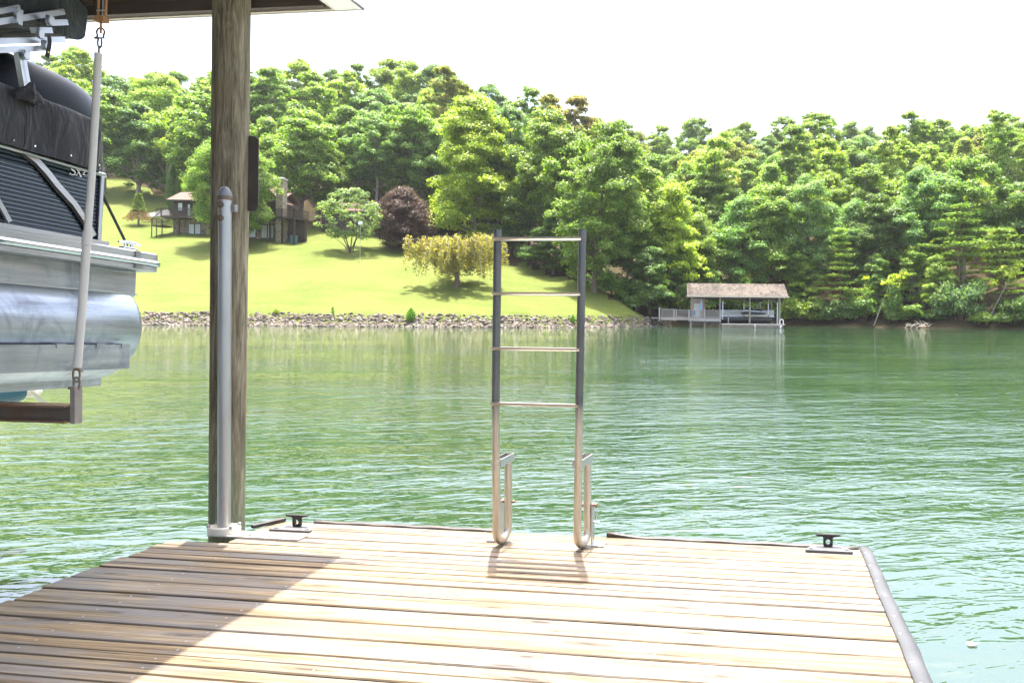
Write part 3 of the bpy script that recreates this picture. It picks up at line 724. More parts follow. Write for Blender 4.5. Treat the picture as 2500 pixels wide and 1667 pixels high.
o = m.build('decking', [DECK, simple('gap_shade_side', (.020,.014,.010), .9), NAILD], dock); a = o.data.attributes.new('bid', 'FLOAT', 'POINT'); a.data.foreach_set('value', bids); a = o.data.attributes.new('bv', 'FLOAT', 'POINT'); a.data.foreach_set('value', bvs)  # second slot paints the shade of the gaps onto the board sides
m = MB(); YN = -46*PITCH
for X in np.arange(-.35, XL, -.61): m.box((X-.02, YN+.05, -.23), (X+.02, -.06 if X > NX else LFT.y-.06, -.041))
for X in (-.05, XL+.12): m.box((X-.02, YN+.05, -.24), (X+.02, LFT.y-.05, -.041))
m.build('joists', wood_mat('joist_wood', (.10,.07,.045), (.17,.125,.08), (.22,.17,.11), (.15,.15,.14), bid=False, knots=False), dock)
m = MB()
for X, Yq in ((-.25,-.5),(XL+.35,-1.2),(-.25,-3.4),(XL+.35,-3.6)): m.tube([(X,Yq,-2.6),(X,Yq,-.05)], .11, 14)
m.build('piles', BARK, dock)
# right-hand vinyl edging, slightly wavy, with screw heads
m = MB(); scr = MB(); n = 46; rings = []
for i in range(n+1):
    y = .02-i*6.2/n; wv = .0035*math.sin(i*.9)+.0025*math.sin(i*2.3); sc_ = .85+.15*min(1, i/5)
    rings.append([(-.016+wv*.6, y, .004), (-.012+wv*.6, y, .011), (.028*sc_+wv*.5, y, .013+wv*.3), (.050*sc_+wv, y, .006), (.060*sc_+wv, y, -.012), (.062*sc_+wv, y, -.075), (.05, y, -.08), (.012, y, -.03)])
m.add([v for r in rings for v in r], [(i*8+j, i*8+(j+1) % 8, (i+1)*8+(j+1) % 8, (i+1)*8+j) for i in range(n) for j in range(8)]+[tuple(range(8)), tuple(range(n*8, n*8+8))], 0, True)
e = m.build('side_edging', VINYL, dock)
for i in range(30):
    y = -.1-i*.205+.03*math.sin(i*3); x = .006+.006*math.sin(i*5); scr.lathe([(0,.0155),(.005,.015),(.007,.012),(.007,.009)], (x,y,0), 10)
scr.build('screw_heads', NAILD, e)
m = MB(); m.box((-1.0, -.645, .0165), (1, 1, 1)) if False else None
# far edge strips
LADX = dl(1225, 1337).x
m = MB()
def strip(xa, xb, curl):
    n = 24; rr = []
    for i in range(n+1):
        x = xa+(xb-xa)*i/n; c = curl*(max(0, 1-i/4)**2)+.002*math.sin(i*1.3)
        rr.append([(x, -.018+c*.3, .004+c), (x, -.012, .011+c), (x, .010, .012+c), (x, .018, .004+c), (x, .018, -.06), (x, .006, -.06)])
    m.add([v for r in rr for v in r], [(i*6+j, i*6+(j+1) % 6, (i+1)*6+(j+1) % 6, (i+1)*6+j) for i in range(n) for j in range(6)]+[tuple(range(6)), tuple(range(n*6, n*6+6))], 0, True)
strip(dl(1480,1312).x, -.02, .016); strip(dl(735,1291).x, dl(1218,1306).x, .0)
m.build('far_edging', DARKVINYL, dock)
m = MB(); m.bar((NX-.045, -.17, .012), (dl(655,1287).x+.01, .0, .012), .035, .018); m.build('corner_edging', DARKVINYL, dock)

# plate and flanged guide pole
pb = onz(543, 1302, DOCK_Z); PL = DI @ pb
PD = onz(547, 1303, DOCK_Z)
pole = empty('guide_pole', (PD.x, PD.y, DOCK_Z), 'upright galvanized pipe with domed cap bolted in front of the timber post', 'pole', rz=YAW)
m = MB(); x1 = dl(758,1304).x-PL.x; x2 = dl(722,1320).x-PL.x; ya = dl(735,1306).y-PL.y; yb = dl(722,1320).y-PL.y
m.prism([(-.06, yb), (x2, yb), (x1, ya), (-.06, ya)], 'z', .003, .011); m.build('base_plate', STEELPLATE, pole)
m = MB()
for u in (.38, .62, .9): 
    for q in (.25, .75): m.lathe([(0,.018),(.007,.017),(.009,.011)], (x2*u, yb+(ya-yb)*q, 0), 8)
m.build('plate_bolts', RUSTDARK, pole)
m = MB()
fp = [(.088*math.cos(a)*(1+.12*math.cos(2*a)), .066*math.sin(a)) for a in np.linspace(0, 6.283, 33)[:-1]]
m.prism(fp, 'z', .012, .040, 0, True); m.prism([(x*.97, y*.97) for x, y in fp], 'z', .0402, .046, 0, True); m.build('flange', CREAM, pole)
for a in (-.072, .070):
    for q in (-.034, .034): m = MB(); m.lathe([(0,.062),(.009,.061),(.011,.055),(.011,.046)], (a, q, 0), 6); m.build('flange_bolt', NAILD, pole)
top = at(549, 484, PD.y).z-DOCK_Z; cap = at(549, 455, PD.y).z-DOCK_Z; lean = at(549, 455, PD.y).x-PD.x
r = 33/2/F*PD.y/1.15
m = MB(); m.tube([(0,0,.03),(lean,0,top)], r, 32); m.build('pipe', GALV, pole)
m = MB(); m.tube([(lean,0,top-.012),(lean,0,top+.012)], r*1.04, 32); m.build('collar', RUSTDARK, pole)
m = MB(); m.lathe([(r*1.06,.012),(r*1.07,.02),(r*.98,(cap-top)*.5),(r*.66,(cap-top)*.85),(r*.3,(cap-top)*.98),(0,cap-top)], (lean,0,top), 32); m.build('cap', simple('grey_plastic_cap', (.16,.16,.17), .35, 0, .1), pole)
for py in (502, 534):
    z = at(549, py, PD.y).z-DOCK_Z; m = MB()
    m.tube([(lean*.95,-r-.012,z),(lean*.95,-r+.01,z)], .011, 8); m.tube([(lean*.95,-r-.004,z),(lean*.95,-r+.01,z)], .019, 14); m.build('bolt', RUSTDARK, pole)
m = MB(); m.bar((lean+r*.7, .03, at(549,515,PD.y).z-DOCK_Z), (lean+r*.7, .03, at(549,498,PD.y).z-DOCK_Z), .05, .03); 
m.build('spacer_block', simple('weathered_block', (.20,.19,.18), .7), pole)

# ================================================================ shelter over the slip: post, header, fascia, roof
PC = at(560, 700, 4.38); POSTX = PC.x
shel = empty('boat_shelter', (PC.x, PC.y, 0), 'open shelter roof with brown header and cream fascia carried on a round timber post', 'shelter', rz=YAW)
SMx = Matrix.Translation(shel.location) @ Matrix.Rotation(YAW, 4, 'Z'); SI = SMx.inverted()
t = NT('timber_post'); tc = t.n('ShaderNodeTexCoord')
g = t.coord('Object', (9, 9, .9)); f1 = t.noise(g, 1.7, 6, .72, 1.8); f2 = t.noise(t.coord('Object', (62, 62, 2.6)), 1.2, 4, .65, .8); f3 = t.noise(t.coord('Object', (2.5, 2.5, .9)), 1.3, 3, .6)
c = t.ramp(f1, [(.30, (.060,.047,.028)), (.45, (.150,.126,.080)), (.60, (.255,.222,.150)), (.75, (.37,.335,.245))])
c = t.mix(t.ramp(f2, [(.50, (0,)*3), (.64, (.62,)*3)]), c, (.045,.033,.020))
c = t.mix(t.ramp(f3, [(.60, (0,)*3), (.72, (.5,)*3)]), c, (.30,.16,.075))
sx = t.n('ShaderNodeSeparateXYZ'); t.l(tc.outputs['Object'], sx.inputs[0])
c = t.mix(t.ramp(t.math('MULTIPLY_ADD', t.math('ADD', sx.outputs['Z'], t.math('MULTIPLY', f1, .9)), -.8, 1.25), [(.1, (0,)*3), (.75, (.62,)*3)]), c, (.15,.20,.105))
t.bump(t.math('ADD', f1, t.math('MULTIPLY', f2, .5)), .012); POSTM = t.set(c, .85, 0, .25)
m = MB(); rad = lambda z: (.5*92/F*4.38/1.17)*(1+.018*(z-1.7)); n = 40; zs = list(np.linspace(-2, 3.86, 50)); rg = random.Random(4); ph = [rg.uniform(0,6) for _ in range(6)]
vs = []
for z in zs:
    for j in range(n):
        a = 2*math.pi*j/n; rr = rad(z)*(1+.012*math.sin(3*a+ph[0]+z*.5)+.008*math.sin(7*a+ph[1]-z*.8)+.006*math.sin(13*a+ph[2]+z*1.7))
        vs.append((rr*math.cos(a)-.001*(z-1.7), rr*math.sin(a), z))
m.add(vs, [(i*n+j, i*n+(j+1) % n, (i+1)*n+(j+1) % n, (i+1)*n+j) for i in range(len(zs)-1) for j in range(n)], 0, True)
m.build('post', POSTM, shel)
BROWN = wood_mat('brown_beam', (.030,.020,.014), (.062,.042,.030), (.10,.072,.052), (.075,.058,.048), knots=True, bid=False, rough=.7)
FASC = simple('cream_paint', (.50,.46,.38), .6, 0, .22, 3, .001, .4, (.6,3,3)); WHITE = simple('white_aluminium', (.74,.74,.72), .45, 0, .06, 4)
XR = (SI @ at(898, 29, 4.53)).x                # right-hand end of the eave
YE = .20; ZB = 3.583
m = MB(); m.box((-9.4, .10, 3.575), (XR-.22, .14, 3.80)); m.build('header_beam', BROWN, shel)
m = MB(); m.box((-9.5, YE-.02, ZB), (XR-.19, YE, ZB+.20)); f = m.build('fascia', FASC, shel)
m = MB(); m.box((-9.5, YE+.003, ZB-.004), (XR, YE+.012, ZB+.21)); m.build('fascia_wrap', WHITE, shel)
m = MB(); m.prism([(XR-.19, YE-.30), (XR-.19, YE), (XR, YE), (XR, YE-.12), (XR, YE-.30)], 'z', ZB, ZB+.012); m.box((XR-.012, YE-7.8, ZB+.0), (XR, YE, ZB+.22)); m.box((XR-.20, YE-.32, ZB-.0), (XR-.186, YE-.021, ZB+.2)); m.build('eave_return', WHITE, shel)
m = MB(); ry = YE-4.0; sl_ = math.tan(R(20))
P0 = (YE+.06, ZB+.19); P1 = (ry, ZB+.19+4.06*sl_); P2 = (YE-8.1, ZB+.19)
m.prism([P0, P1, P2, (P2[0], P2[1]+.03), (P1[0], P1[1]+.03), (P0[0], P0[1]+.03)], 'x', -9.6, XR+.04); m.build('roof_panels', simple('roof_sheet', (.20,.15,.12), .7), shel)
for X in np.arange(-9.0, XR-.3, .61):
    pass
m = MB()
for X in np.arange(-9.0, XR-.25, .61):
    m.bar((X, YE-.02, ZB+.10), (X, ry, ZB+.10+4.0*sl_), .038, .14); m.bar((X, YE-8.0, ZB+.10), (X, ry, ZB+.10+4.0*sl_), .038, .14)
m.build('rafters', BROWN, shel)
m = MB(); m.tube([(-7.2,0,-2),(-7.2,0,3.7)], .12, 20); m.tube([(-7.2,-7.6,-2),(-7.2,-7.6,3.7)], .12, 20); m.build('hidden_posts', POSTM, shel) if False else None
# flat dark board fixed behind the post
q = at(617, 424, 4.40); sg = empty('board_sign', (q.x, q.y, q.z), 'dark flat board with rounded corners fixed behind the timber post, back side showing', 'sign', rz=YAW+R(8))
w2 = .5*(631-470)/F*4.40; h2 = .5*(515-332)/F*4.40; x0 = (631-617)/F*4.40
def rrect(x0, x1, z0, z1, r, n=6):
    pts = []
    for cx, cz, a0 in ((x1-r,z1-r,0),(x0+r,z1-r,90),(x0+r,z0+r,180),(x1-r,z0+r,270)):
        for i in range(n+1): a = R(a0+90*i/n); pts.append((cx+r*math.cos(a), cz+r*math.sin(a)))
    return pts
m = MB(); m.prism(rrect(x0-.20, x0, -h2, h2, .035), 'y', -.002, .002); m.build('panel', simple('dark_sign_back', (.045,.036,.028), .6, 0, .25, 8), sg)
m = MB(); m.prism(rrect(x0-.198, x0-.001, -h2+.001, h2-.001, .034), 'y', .0022, .0042); m.build('face', simple('pale_sign_face', (.6,.58,.52), .5), sg)

# ================================================================ ladder
lb = onz(1222, 1335, DOCK_Z); L0 = DI @ lb; L1 = DI @ onz(1424, 1341, DOCK_Z)
print('ladder local', L0, L1)
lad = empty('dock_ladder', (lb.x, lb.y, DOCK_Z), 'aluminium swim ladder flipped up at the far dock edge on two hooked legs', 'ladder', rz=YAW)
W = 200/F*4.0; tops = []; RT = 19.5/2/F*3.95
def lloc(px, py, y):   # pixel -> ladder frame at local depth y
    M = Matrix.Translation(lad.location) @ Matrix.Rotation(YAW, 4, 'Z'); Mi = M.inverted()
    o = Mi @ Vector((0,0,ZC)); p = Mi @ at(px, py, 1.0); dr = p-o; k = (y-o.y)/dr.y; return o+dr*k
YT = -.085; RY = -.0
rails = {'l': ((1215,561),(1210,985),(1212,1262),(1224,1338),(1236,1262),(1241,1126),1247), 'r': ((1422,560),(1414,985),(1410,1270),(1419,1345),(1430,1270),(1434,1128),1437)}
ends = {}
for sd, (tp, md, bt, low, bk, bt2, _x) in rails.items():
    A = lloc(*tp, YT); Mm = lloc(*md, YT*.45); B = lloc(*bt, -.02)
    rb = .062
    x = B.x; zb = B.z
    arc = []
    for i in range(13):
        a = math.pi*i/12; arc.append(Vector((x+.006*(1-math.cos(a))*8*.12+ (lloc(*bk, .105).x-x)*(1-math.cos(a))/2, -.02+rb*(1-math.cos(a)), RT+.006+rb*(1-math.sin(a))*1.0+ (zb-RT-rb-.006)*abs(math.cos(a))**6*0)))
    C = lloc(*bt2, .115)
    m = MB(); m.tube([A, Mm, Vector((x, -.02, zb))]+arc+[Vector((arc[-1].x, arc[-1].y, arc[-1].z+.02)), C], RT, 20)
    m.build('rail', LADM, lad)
    ends[sd] = (A, Mm, Vector((x,-.02,zb)), C, arc)
for i, py in enumerate((585, 718, 852, 987)):
    f = (py-561)/(985-561); 
    pl = ends['l'][0].lerp(ends['l'][1], min(1, f)); pr = ends['r'][0].lerp(ends['r'][1], min(1, f))
    zz = lloc(1318, py, pl.y).z
    # D-shaped rung: flat tread on top, round below, set on the front of the rails
    r_ = .0165; prof = [(-r_*1.6, r_*.55), (r_*1.6, r_*.55)]+[(r_*1.6*math.cos(a), -r_*.9*math.sin(a)+r_*.3) for a in np.linspace(.1, math.pi-.1, 9)]
    m = MB(); m.prism([(pl.y-.022+a, zz+b) for a, b in prof], 'x', pl.x-.012, pr.x+.004, 0, False); m.build('rung', RUNG, lad)
for sd in 'lr':
    A, Mm, B, C, arc = ends[sd]
    m = MB(); y0 = B.y+RT*.6; zc_ = C.z+.012
    for s in (-1, 1): m.bar((B.x-.004+s*(RT+.003), y0-.02, zc_+.006), (C.x+s*(RT+.003), C.y+RT, zc_+.012), .005, .042)
    m.bar((C.x-RT-.005, C.y+RT+.003, zc_+.012), (C.x+RT+.005, C.y+RT+.003, zc_+.012), .005, .042)
    m.build('strap', TRIM, lad)
    m = MB(); s = 1 if sd == 'r' else -1; bx = C.x+s*(RT+.012)
    m.box((bx-.003, C.y-.02, .004), (bx+.003, C.y+.035, .235)); m.box((bx, C.y-.045, .004), (bx+s*.075, C.y+.045, .010))
    m.build('hinge_bracket', TRIM, lad)
    m = MB(); m.tube([(bx+s*.02, C.y, .225), (bx-s*.075, C.y, .225)], .008, 8); m.tube([(bx+s*.012, C.y, .225), (bx+s*.026, C.y, .225)], .014, 6); m.build('hinge_bolt', RUST, lad)
m = MB(); A = ends['r'][3]; m.tube([(A.x+.05,A.y,.22),(A.x+.062,A.y-.01,.17),(A.x+.05,A.y-.012,.13),(A.x+.055,A.y,.115)], .0022, 5); m.tube([(A.x+.035,A.y-.005,.135),(A.x+.072,A.y-.005,.13)], .004, 6)
m.build('safety_pin', NAIL, lad)

# ================================================================ cleats
def cleat(px, py, label):
    p = onz(px, py, DOCK_Z); root = empty('mooring_cleat', (p.x, p.y, DOCK_Z+.002), label, 'cleat', 'mooring cleats on the dock', rz=YAW)
    m = MB(); m.prism([(-.128,-.055),(.128,-.055),(.128,-.03),(.075,.045),(-.075,.045),(-.128,-.03)], 'z', 0, .011)
    m.build('base_plate', simple('cast_plate', (.085,.085,.088), .5, .2, .2, 14) if not bpy.data.materials.get('cast_plate') else bpy.data.materials['cast_plate'], root)
    m = MB()
    for s in (-1, 1): m.prism([(s*.098-.010,-.038),(s*.098+.012,-.038),(s*.098+.012,-.026),(s*.098-.010,-.022)], 'z', .0112, .0125)
    m.build('bolt_slots', DARKMETAL, root)
    m = MB()
    m.prism([(-.070,.072),(-.066,.079),(.066,.079),(.070,.072),(.030,.066),(.026,.056),(.026,.012),(-.026,.012),(-.026,.056),(-.030,.066)], 'y', .012, .030)
    b = m.build('horns', DARKMETAL, root)
    # round hole through the web
    bm = bmesh.new(); bm.from_mesh(b.data); bm.clear()
    out = [(-.026,.012),(.026,.012),(.026,.056),(-.026,.056)]; hc = (0,.038); n = 20
    def ring(y): return [bm.verts.new((hc[0]+.0135*math.cos(2*math.pi*j/n), y, hc[1]+.0155*math.sin(2*math.pi*j/n))) for j in range(n)]
    def outer(y):
        r = []
        for j in range(n):
            a = 2*math.pi*j/n; c, s = math.cos(a), math.sin(a); k = min(.026/abs(c) if abs(c) > 1e-6 else 9, (.022 if s > 0 else .026)/abs(s) if abs(s) > 1e-6 else 9); r.append(bm.verts.new((c*k, y, hc[1]+s*k)))
        return r
    i0, i1, o0, o1 = ring(.012), ring(.030), outer(.012), outer(.030)
    for j in range(n):
        k = (j+1) % n
        for q in ((i0[j],o0[j],o0[k],i0[k]),(i1[j],i1[k],o1[k],o1[j]),(i0[j],i0[k],i1[k],i1[j]),(o0[j],o1[j],o1[k],o0[k])): bm.faces.new(q)
    hp = [(-.070,.073),(-.066,.080),(.066,.080),(.070,.073),(.030,.066),(.026,.060),(-.026,.060),(-.030,.066)]
    va = [bm.verts.new((x,.012,z)) for x, z in hp]; vb = [bm.verts.new((x,.030,z)) for x, z in hp]
    bm.faces.new(va); bm.faces.new(vb[::-1])
    for j in range(8): bm.faces.new((va[j], va[(j+1)%8], vb[(j+1)%8], vb[j]))
    bmesh.ops.recalc_face_normals(bm, faces=bm.faces[:]); bm.to_mesh(b.data); bm.free()
    return root
cleat(720, 1292, 'dark mooring cleat on a grey plate, just right of the guide pole')
cleat(2022, 1342, 'dark mooring cleat on a grey plate at the far right dock corner')
# ================================================================ pontoon boat on its lift
BX0 = -3.5
BM = Matrix.Translation((BX0, 4.0, 0)) @ Matrix.Rotation(-.0284, 4, 'Z') @ Matrix.Rotation(-.045, 4, 'X'); BI = BM.inverted(); BC = BI @ Vector((0,0,ZC))
boat = empty('pontoon_boat', (BX0, 4.0, 0), 'black and silver pontoon boat raised in the covered slip, seen from its stern corner', 'boat'); boat.matrix_world = BM
def bl(px, py, X=0.0):
    p = BI @ at(px, py, 1.0); d = p-BC; k = (X-BC.x)/d.x; q = BC+d*k; return q
def Zb(py, px=0, X=0.0): return bl(px, py, X).z
def Yb(px, py=700, X=0.0): return bl(px, py, X).y
print('boat: cover hem', [round(v,3) for v in (Zb(335), Zb(425,262))], 'cover top', Zb(190), Zb(265,235), 'trim', Zb(555), Zb(611), Zb(663,400), 'seam', Zb(687), Zb(720,336), 'tube', Zb(939), 'bunk', Zb(840.5), Zb(914), Zb(906,317), 'ends', Yb(262), Yb(400), Yb(331))
Y0 = -6.0
def extr(prof, y0, y1, mat, name, parent=boat, smooth=False):
    m = MB(); m.prism(prof, 'y', y0, y1, 0, smooth); return m.build(name, mat, parent)
# deck edge: silver upper extrusion, chrome bead, silver lower extrusion
zt, z1, z2, zb = Zb(555), Zb(578), Zb(597), Zb(611); YT_ = Yb(398, 640)
def ribs(x, z0, z1, n, d): 
    pts = []
    for i in range(n):
        a = z0+(z1-z0)*i/n; b = z0+(z1-z0)*(i+.75)/n; pts += [(x, a), (x, b), (x-d, b+(z1-z0)*.06/n), (x-d, z0+(z1-z0)*(i+.97)/n)]
    return pts
def trim(prof, name, mat):
    """deck-edge extrusion running aft, turning the rounded stern corner and crossing the transom"""
    path = [((0, Y0), (1, 0)), ((0, YT_-.10), (1, 0))]+[((-.10+.10*math.cos(a), YT_-.10+.10*math.sin(a)), (math.cos(a), math.sin(a))) for a in np.linspace(.2, math.pi/2, 7)]+[((-2.55, YT_), (0, 1))]
    m = MB(); n = len(prof); vs = []
    for (x, y), (nx, ny) in path:
        for q, z in prof: vs.append((x+nx*q, y+ny*q, z))
    m.add(vs, [(i*n+j, i*n+(j+1) % n, (i+1)*n+(j+1) % n, (i+1)*n+j) for i in range(len(path)-1) for j in range(n)]+[tuple(range(n)), tuple(range((len(path)-1)*n, len(path)*n))])
    return m.build(name, mat, boat)
trim([(-.09, z1)]+ribs(.012, z1, zt-.006, 3, .004)+[(-.004, zt), (-.09, zt)], 'deck_edge', TRIM)
trim([(-.05, z2+.001)]+[(.014+.014*math.cos(a), (z1+z2)/2+(z1-z2)*.49*math.sin(a)) for a in np.linspace(-1.4, 1.4, 8)]+[(-.05, z1-.001)], 'chrome_rub_rail', CHROME)
trim([(-.09, zb)]+ribs(.010, zb, z2-.001, 2, .004)+[(-.09, z2-.001)], 'lower_deck_edge', TRIM)
m = MB(); m.box((-2.5, Y0, zt-.03), (-.092, YT_-.09, zt-.004)); m.build('deck', simple('grey_deck_carpet', (.16,.16,.16), .9), boat)
# fence base rail, panel, rails
Xf = -.05; yfe = Yb(248, 500, Xf); zfb = Zb(541)
m = MB(); m.box((Xf-.03, Y0, zt-.001), (Xf+.018, Yb(260, 590, Xf), zfb)); m.build('base_rail', TRIM, boat)
zh = Zb(345)
t = NT('navy_black_panel'); v = t.coord('Object', (1, .15, 1)); PANEL = t.set((.010,.016,.024), .16, 0, .7)
pts = []; N_ = 19
for i in range(N_+1):
    z = zfb+(zh+.02-zfb)*i/N_; pts += [(Xf-.001, z), (Xf-.003, z+(zh-zfb)/N_*.35), (Xf-.009, z+(zh-zfb)/N_*.62), (Xf-.006, z+(zh-zfb)/N_*.93)]
m = MB(); vs = []; k = len(pts)
for y in (Y0, yfe-.012):
    vs += [(x, y, z) for x, z in pts]
m.add(vs, [(i, i+1, k+i+1, k+i) for i in range(k-1)]); m.box((Xf-2.4, yfe-.02, zfb), (Xf-.012, yfe-.012, zh)); m.build('fence_panel', PANEL, boat)
m = MB(); m.tube([(Xf+.006, Y0, zh-.008), (Xf+.006, yfe+.0, zh-.008), (Xf-.012, yfe+.025, zh-.008), (Xf-.06, yfe+.035, zh-.008), (Xf-2.3, yfe+.035, zh-.008)], .0135, 12); m.build('top_rail', TRIM, boat)
m = MB(); m.tube([(Xf+.004, yfe-.012, zfb-.01), (Xf+.004, yfe-.012, zh)], .012, 10); m.build('corner_rail', TRIM, boat)
def ribbon(pix, wpx, name, mat, X, thick=.012, parent=boat):
    P = [bl(px, py, X) for px, py in pix]; n = len(P); vs = []
    for i, p in enumerate(P):
        a = P[max(0, i-1)]; b = P[min(n-1, i+1)]; tn = (b-a).normalized(); nr_ = Vector((0, -tn.z, tn.y)); w = wpx/F*4.0
        for sx in (0, thick):
            for sw in (-.5, .5): vs.append(p+nr_*w*sw+Vector((sx, 0, 0)))
    fs = []
    for i in range(n-1):
        a, b = i*4, i*4+4; fs += [(a, a+1, b+1, b), (a+2, b+2, b+3, a+3), (a, b, b+2, a+2), (a+1, a+3, b+3, b+1)]
    fs += [(0, 2, 3, 1), (n*4-4, n*4-3, n*4-1, n*4-2)]
    m = MB(); m.add(vs, fs); return m.build(name, mat, parent)
arc = [(-260, 262), (-160, 282), (-70, 308), (0, 340), (57, 370), (86, 392), (115, 424), (137, 452), (178, 497), (205, 537), (226, 576)]
ribbon(arc, 15, 'accent_rail', TRIM, Xf+.004, .012)
ribbon([(px-3, py+9.5) for px, py in arc], 7, 'accent_shadow_strip', DARKMETAL, Xf+.003, .005)
ribbon([(-60, 420), (-25, 460), (0, 505), (20, 541)], 11, 'accent_rail', TRIM, Xf+.004, .012)
# lettering on the panel
def stroke(m, pts, ws, X=Xf+.0015):
    P = [bl(px, py, X) for px, py in pts]; n = len(P); vs = []
    for i, p in enumerate(P):
        tn = (P[min(n-1, i+1)]-P[max(0, i-1)]).normalized(); nr_ = Vector((0, -tn.z, tn.y)); w = ws[i] if hasattr(ws, '__len__') else ws
        vs += [p+nr_*w/F*4.2*.5, p-nr_*w/F*4.2*.5]
    m.add(vs, [(2*i, 2*i+1, 2*i+3, 2*i+2) for i in range(n-1)])
m = MB()
stroke(m, [(185.5,411.5),(183,408.5),(179,407.5),(175.5,409.5),(175,413),(178,416),(182,418.5),(184,422),(182.5,426),(178,427.5),(173.5,426),(171,423)], [1.2,2,2.2,2.6,3.2,3.6,3.8,3.4,2.6,2.2,2,1.4])
stroke(m, [(185.8,409),(185.2,414)], 1.2); stroke(m, [(171.3,421),(170.6,426.5)], 1.2)
stroke(m, [(187,410.5),(198,431.5)], 3.6); stroke(m, [(199,412),(186.5,428.5)], 1.5)
for a, b in (((184.5,410),(190.5,411)),((196,411.5),(201.5,412.2)),((184.3,428),(189,429)),((194.5,431.2),(200.5,432.3))): stroke(m, [a, b], 1.2)
def two(x, y): stroke(m, [(x,y+4),(x+1,y+1.2),(x+4,y),(x+7,y+2),(x+6.6,y+5),(x+3.5,y+8.5),(x+.2,y+11.6)], [2,1.6,1.6,2.2,2.4,2,1.4]); stroke(m, [(x,y+11.8),(x+8,y+13)], 2.0)
two(201.5, 414.5); two(212, 416.5)
m.build('lettering', simple('white_lettering', (.8,.8,.8), .4), boat, fix=False)
# mooring strap and stern cleat
m = MB(); a = bl(250, 476, Xf); b = bl(311, 600, -.04); m.bar(a, b, .011, .011); m.build('strap', simple('black_webbing', (.015,.015,.016), .8), boat)
cy = bl(316, 598, -.03)
m = MB(); c0 = Vector((-.04, cy.y, zt)); m.box(c0+Vector((-.02,-.05,0)), c0+Vector((.02,.06,.02)), 0, .006); m.tube([c0+Vector((0,-.02,.01)), c0+Vector((0,-.02,.045))], .009, 8); m.tube([c0+Vector((0,.03,.01)), c0+Vector((0,.03,.045))], .009, 8)
m.tube([c0+Vector((0,-.075,.044)), c0+Vector((0,-.03,.049)), c0+Vector((0,.05,.049)), c0+Vector((0,.10,.044))], [.006,.011,.011,.006], 10); m.build('stern_cleat', CHROME, boat)
m = MB()
for dy in (0, .0): m.box((.0125, cy.y-.005, z2-.0), (.02, cy.y+.035, zt-.004)); m.box((.0105, cy.y-.005, zb+.004), (.02, cy.y+.06, z2-.004))
m.build('edge_joiner', TRIM, boat)
# side skirt with rolled ribs
zs_ = Zb(687, 0, -.15); ysk = Yb(331, 690, -.15); pr = [(-.152, zs_-.02)]+ribs(-.148, zs_, zb+.012, 11, .004)+[(-.18, zb+.012), (-.18, zs_-.02)]
extr(pr, Y0, ysk, HULL, 'side_skirt'); m = MB(); m.box((-2.3, Y0, zb-.02), (-.16, YT_-.12, zb+.01)); m.build('deck_underside', HULL, boat)
m = MB(); m.bar((-.145, Y0, zs_-.004), (-.145, ysk+.01, zs_-.004), .012, .007); m.build('seam_bead', TRIM, boat)
# pontoon tubes with domed ends
zbot = Zb(939, 0, -.36); XT = -.40
Rt = .30
for _ in range(40):
    f = (Rt+math.sqrt(max(1e-6, Rt*Rt-(XT+.15)**2)))-(zs_-zbot); Rt -= f*.4
zc = zbot+Rt; ye = Yb(352, 810, XT+Rt*.8)-.13
print('tube R', Rt, 'ends', ye)
for sx, nm in ((XT, 'pontoon_tube'), (-2.5-XT, 'pontoon_tube')):
    m = MB(); n = 56; prof = [(Rt, Y0), (Rt, -4), (Rt, -2), (Rt, 0), (Rt, ye)]+[(Rt*math.cos(a)**.8, ye+.13*math.sin(a)) for a in np.linspace(.15, 1.5, 9)]+[(.0, ye+.13)]
    vs = []
    for r_, y in prof:
        for j in range(n): a = 2*math.pi*j/n; vs.append((sx+r_*math.cos(a), y, zc+r_*math.sin(a)))
    m.add(vs, [(i*n+j, i*n+(j+1) % n, (i+1)*n+(j+1) % n, (i+1)*n+j) for i in range(len(prof)-1) for j in range(n)], 0, True)
    m.build(nm, HULL, boat)
m = MB(); m.box((XT-.03, Y0, zbot-.045), (XT+.03, Yb(236, 938, XT), zbot+.01)); m.build('keel_strip', HULL, boat)
# black cover over the stern corner
def cloth(name, base=(.013,.013,.0145)):
    t = NT(name); v = t.coord('Object', (1, 2.2, .5)); f = t.noise(v, 3.2, 4, .55, .6); g = t.noise(t.coord('Object'), 260, 2)
    t.bump(t.math('ADD', f, t.math('MULTIPLY', g, .02)), .05); t.b.inputs['Sheen Weight'].default_value = .12; t.b.inputs['Sheen Roughness'].default_value = .5
    return t.set(t.ramp(f, [(.3, base), (.8, tuple(x*1.7 for x in base))]), .72, 0, .35)
CLOTH = cloth('black_cover_cloth')
zhem = Zb(350); ztop = Zb(196); yce = Yb(256, 400, .02)
path = [(.022, y) for y in np.linspace(Y0+3.5, yce-.07, 46)]+[(-.048+.07*math.cos(a), yce-.07+.07*math.sin(a)) for a in np.linspace(.2, 1.57, 8)]+[(x, yce) for x in np.linspace(-.12, -2.45, 22)]
prof = [(0.0, 0.0), (.004, .2), (.006, .45), (.002, .7), (-.004, .86)]+[(-.06*(1-math.cos(a))-.004, .86+.14*math.sin(a)) for a in np.linspace(.3, 1.57, 5)]+[(-.30, 1.01), (-.7, .99)]
vs = []; k = len(prof)
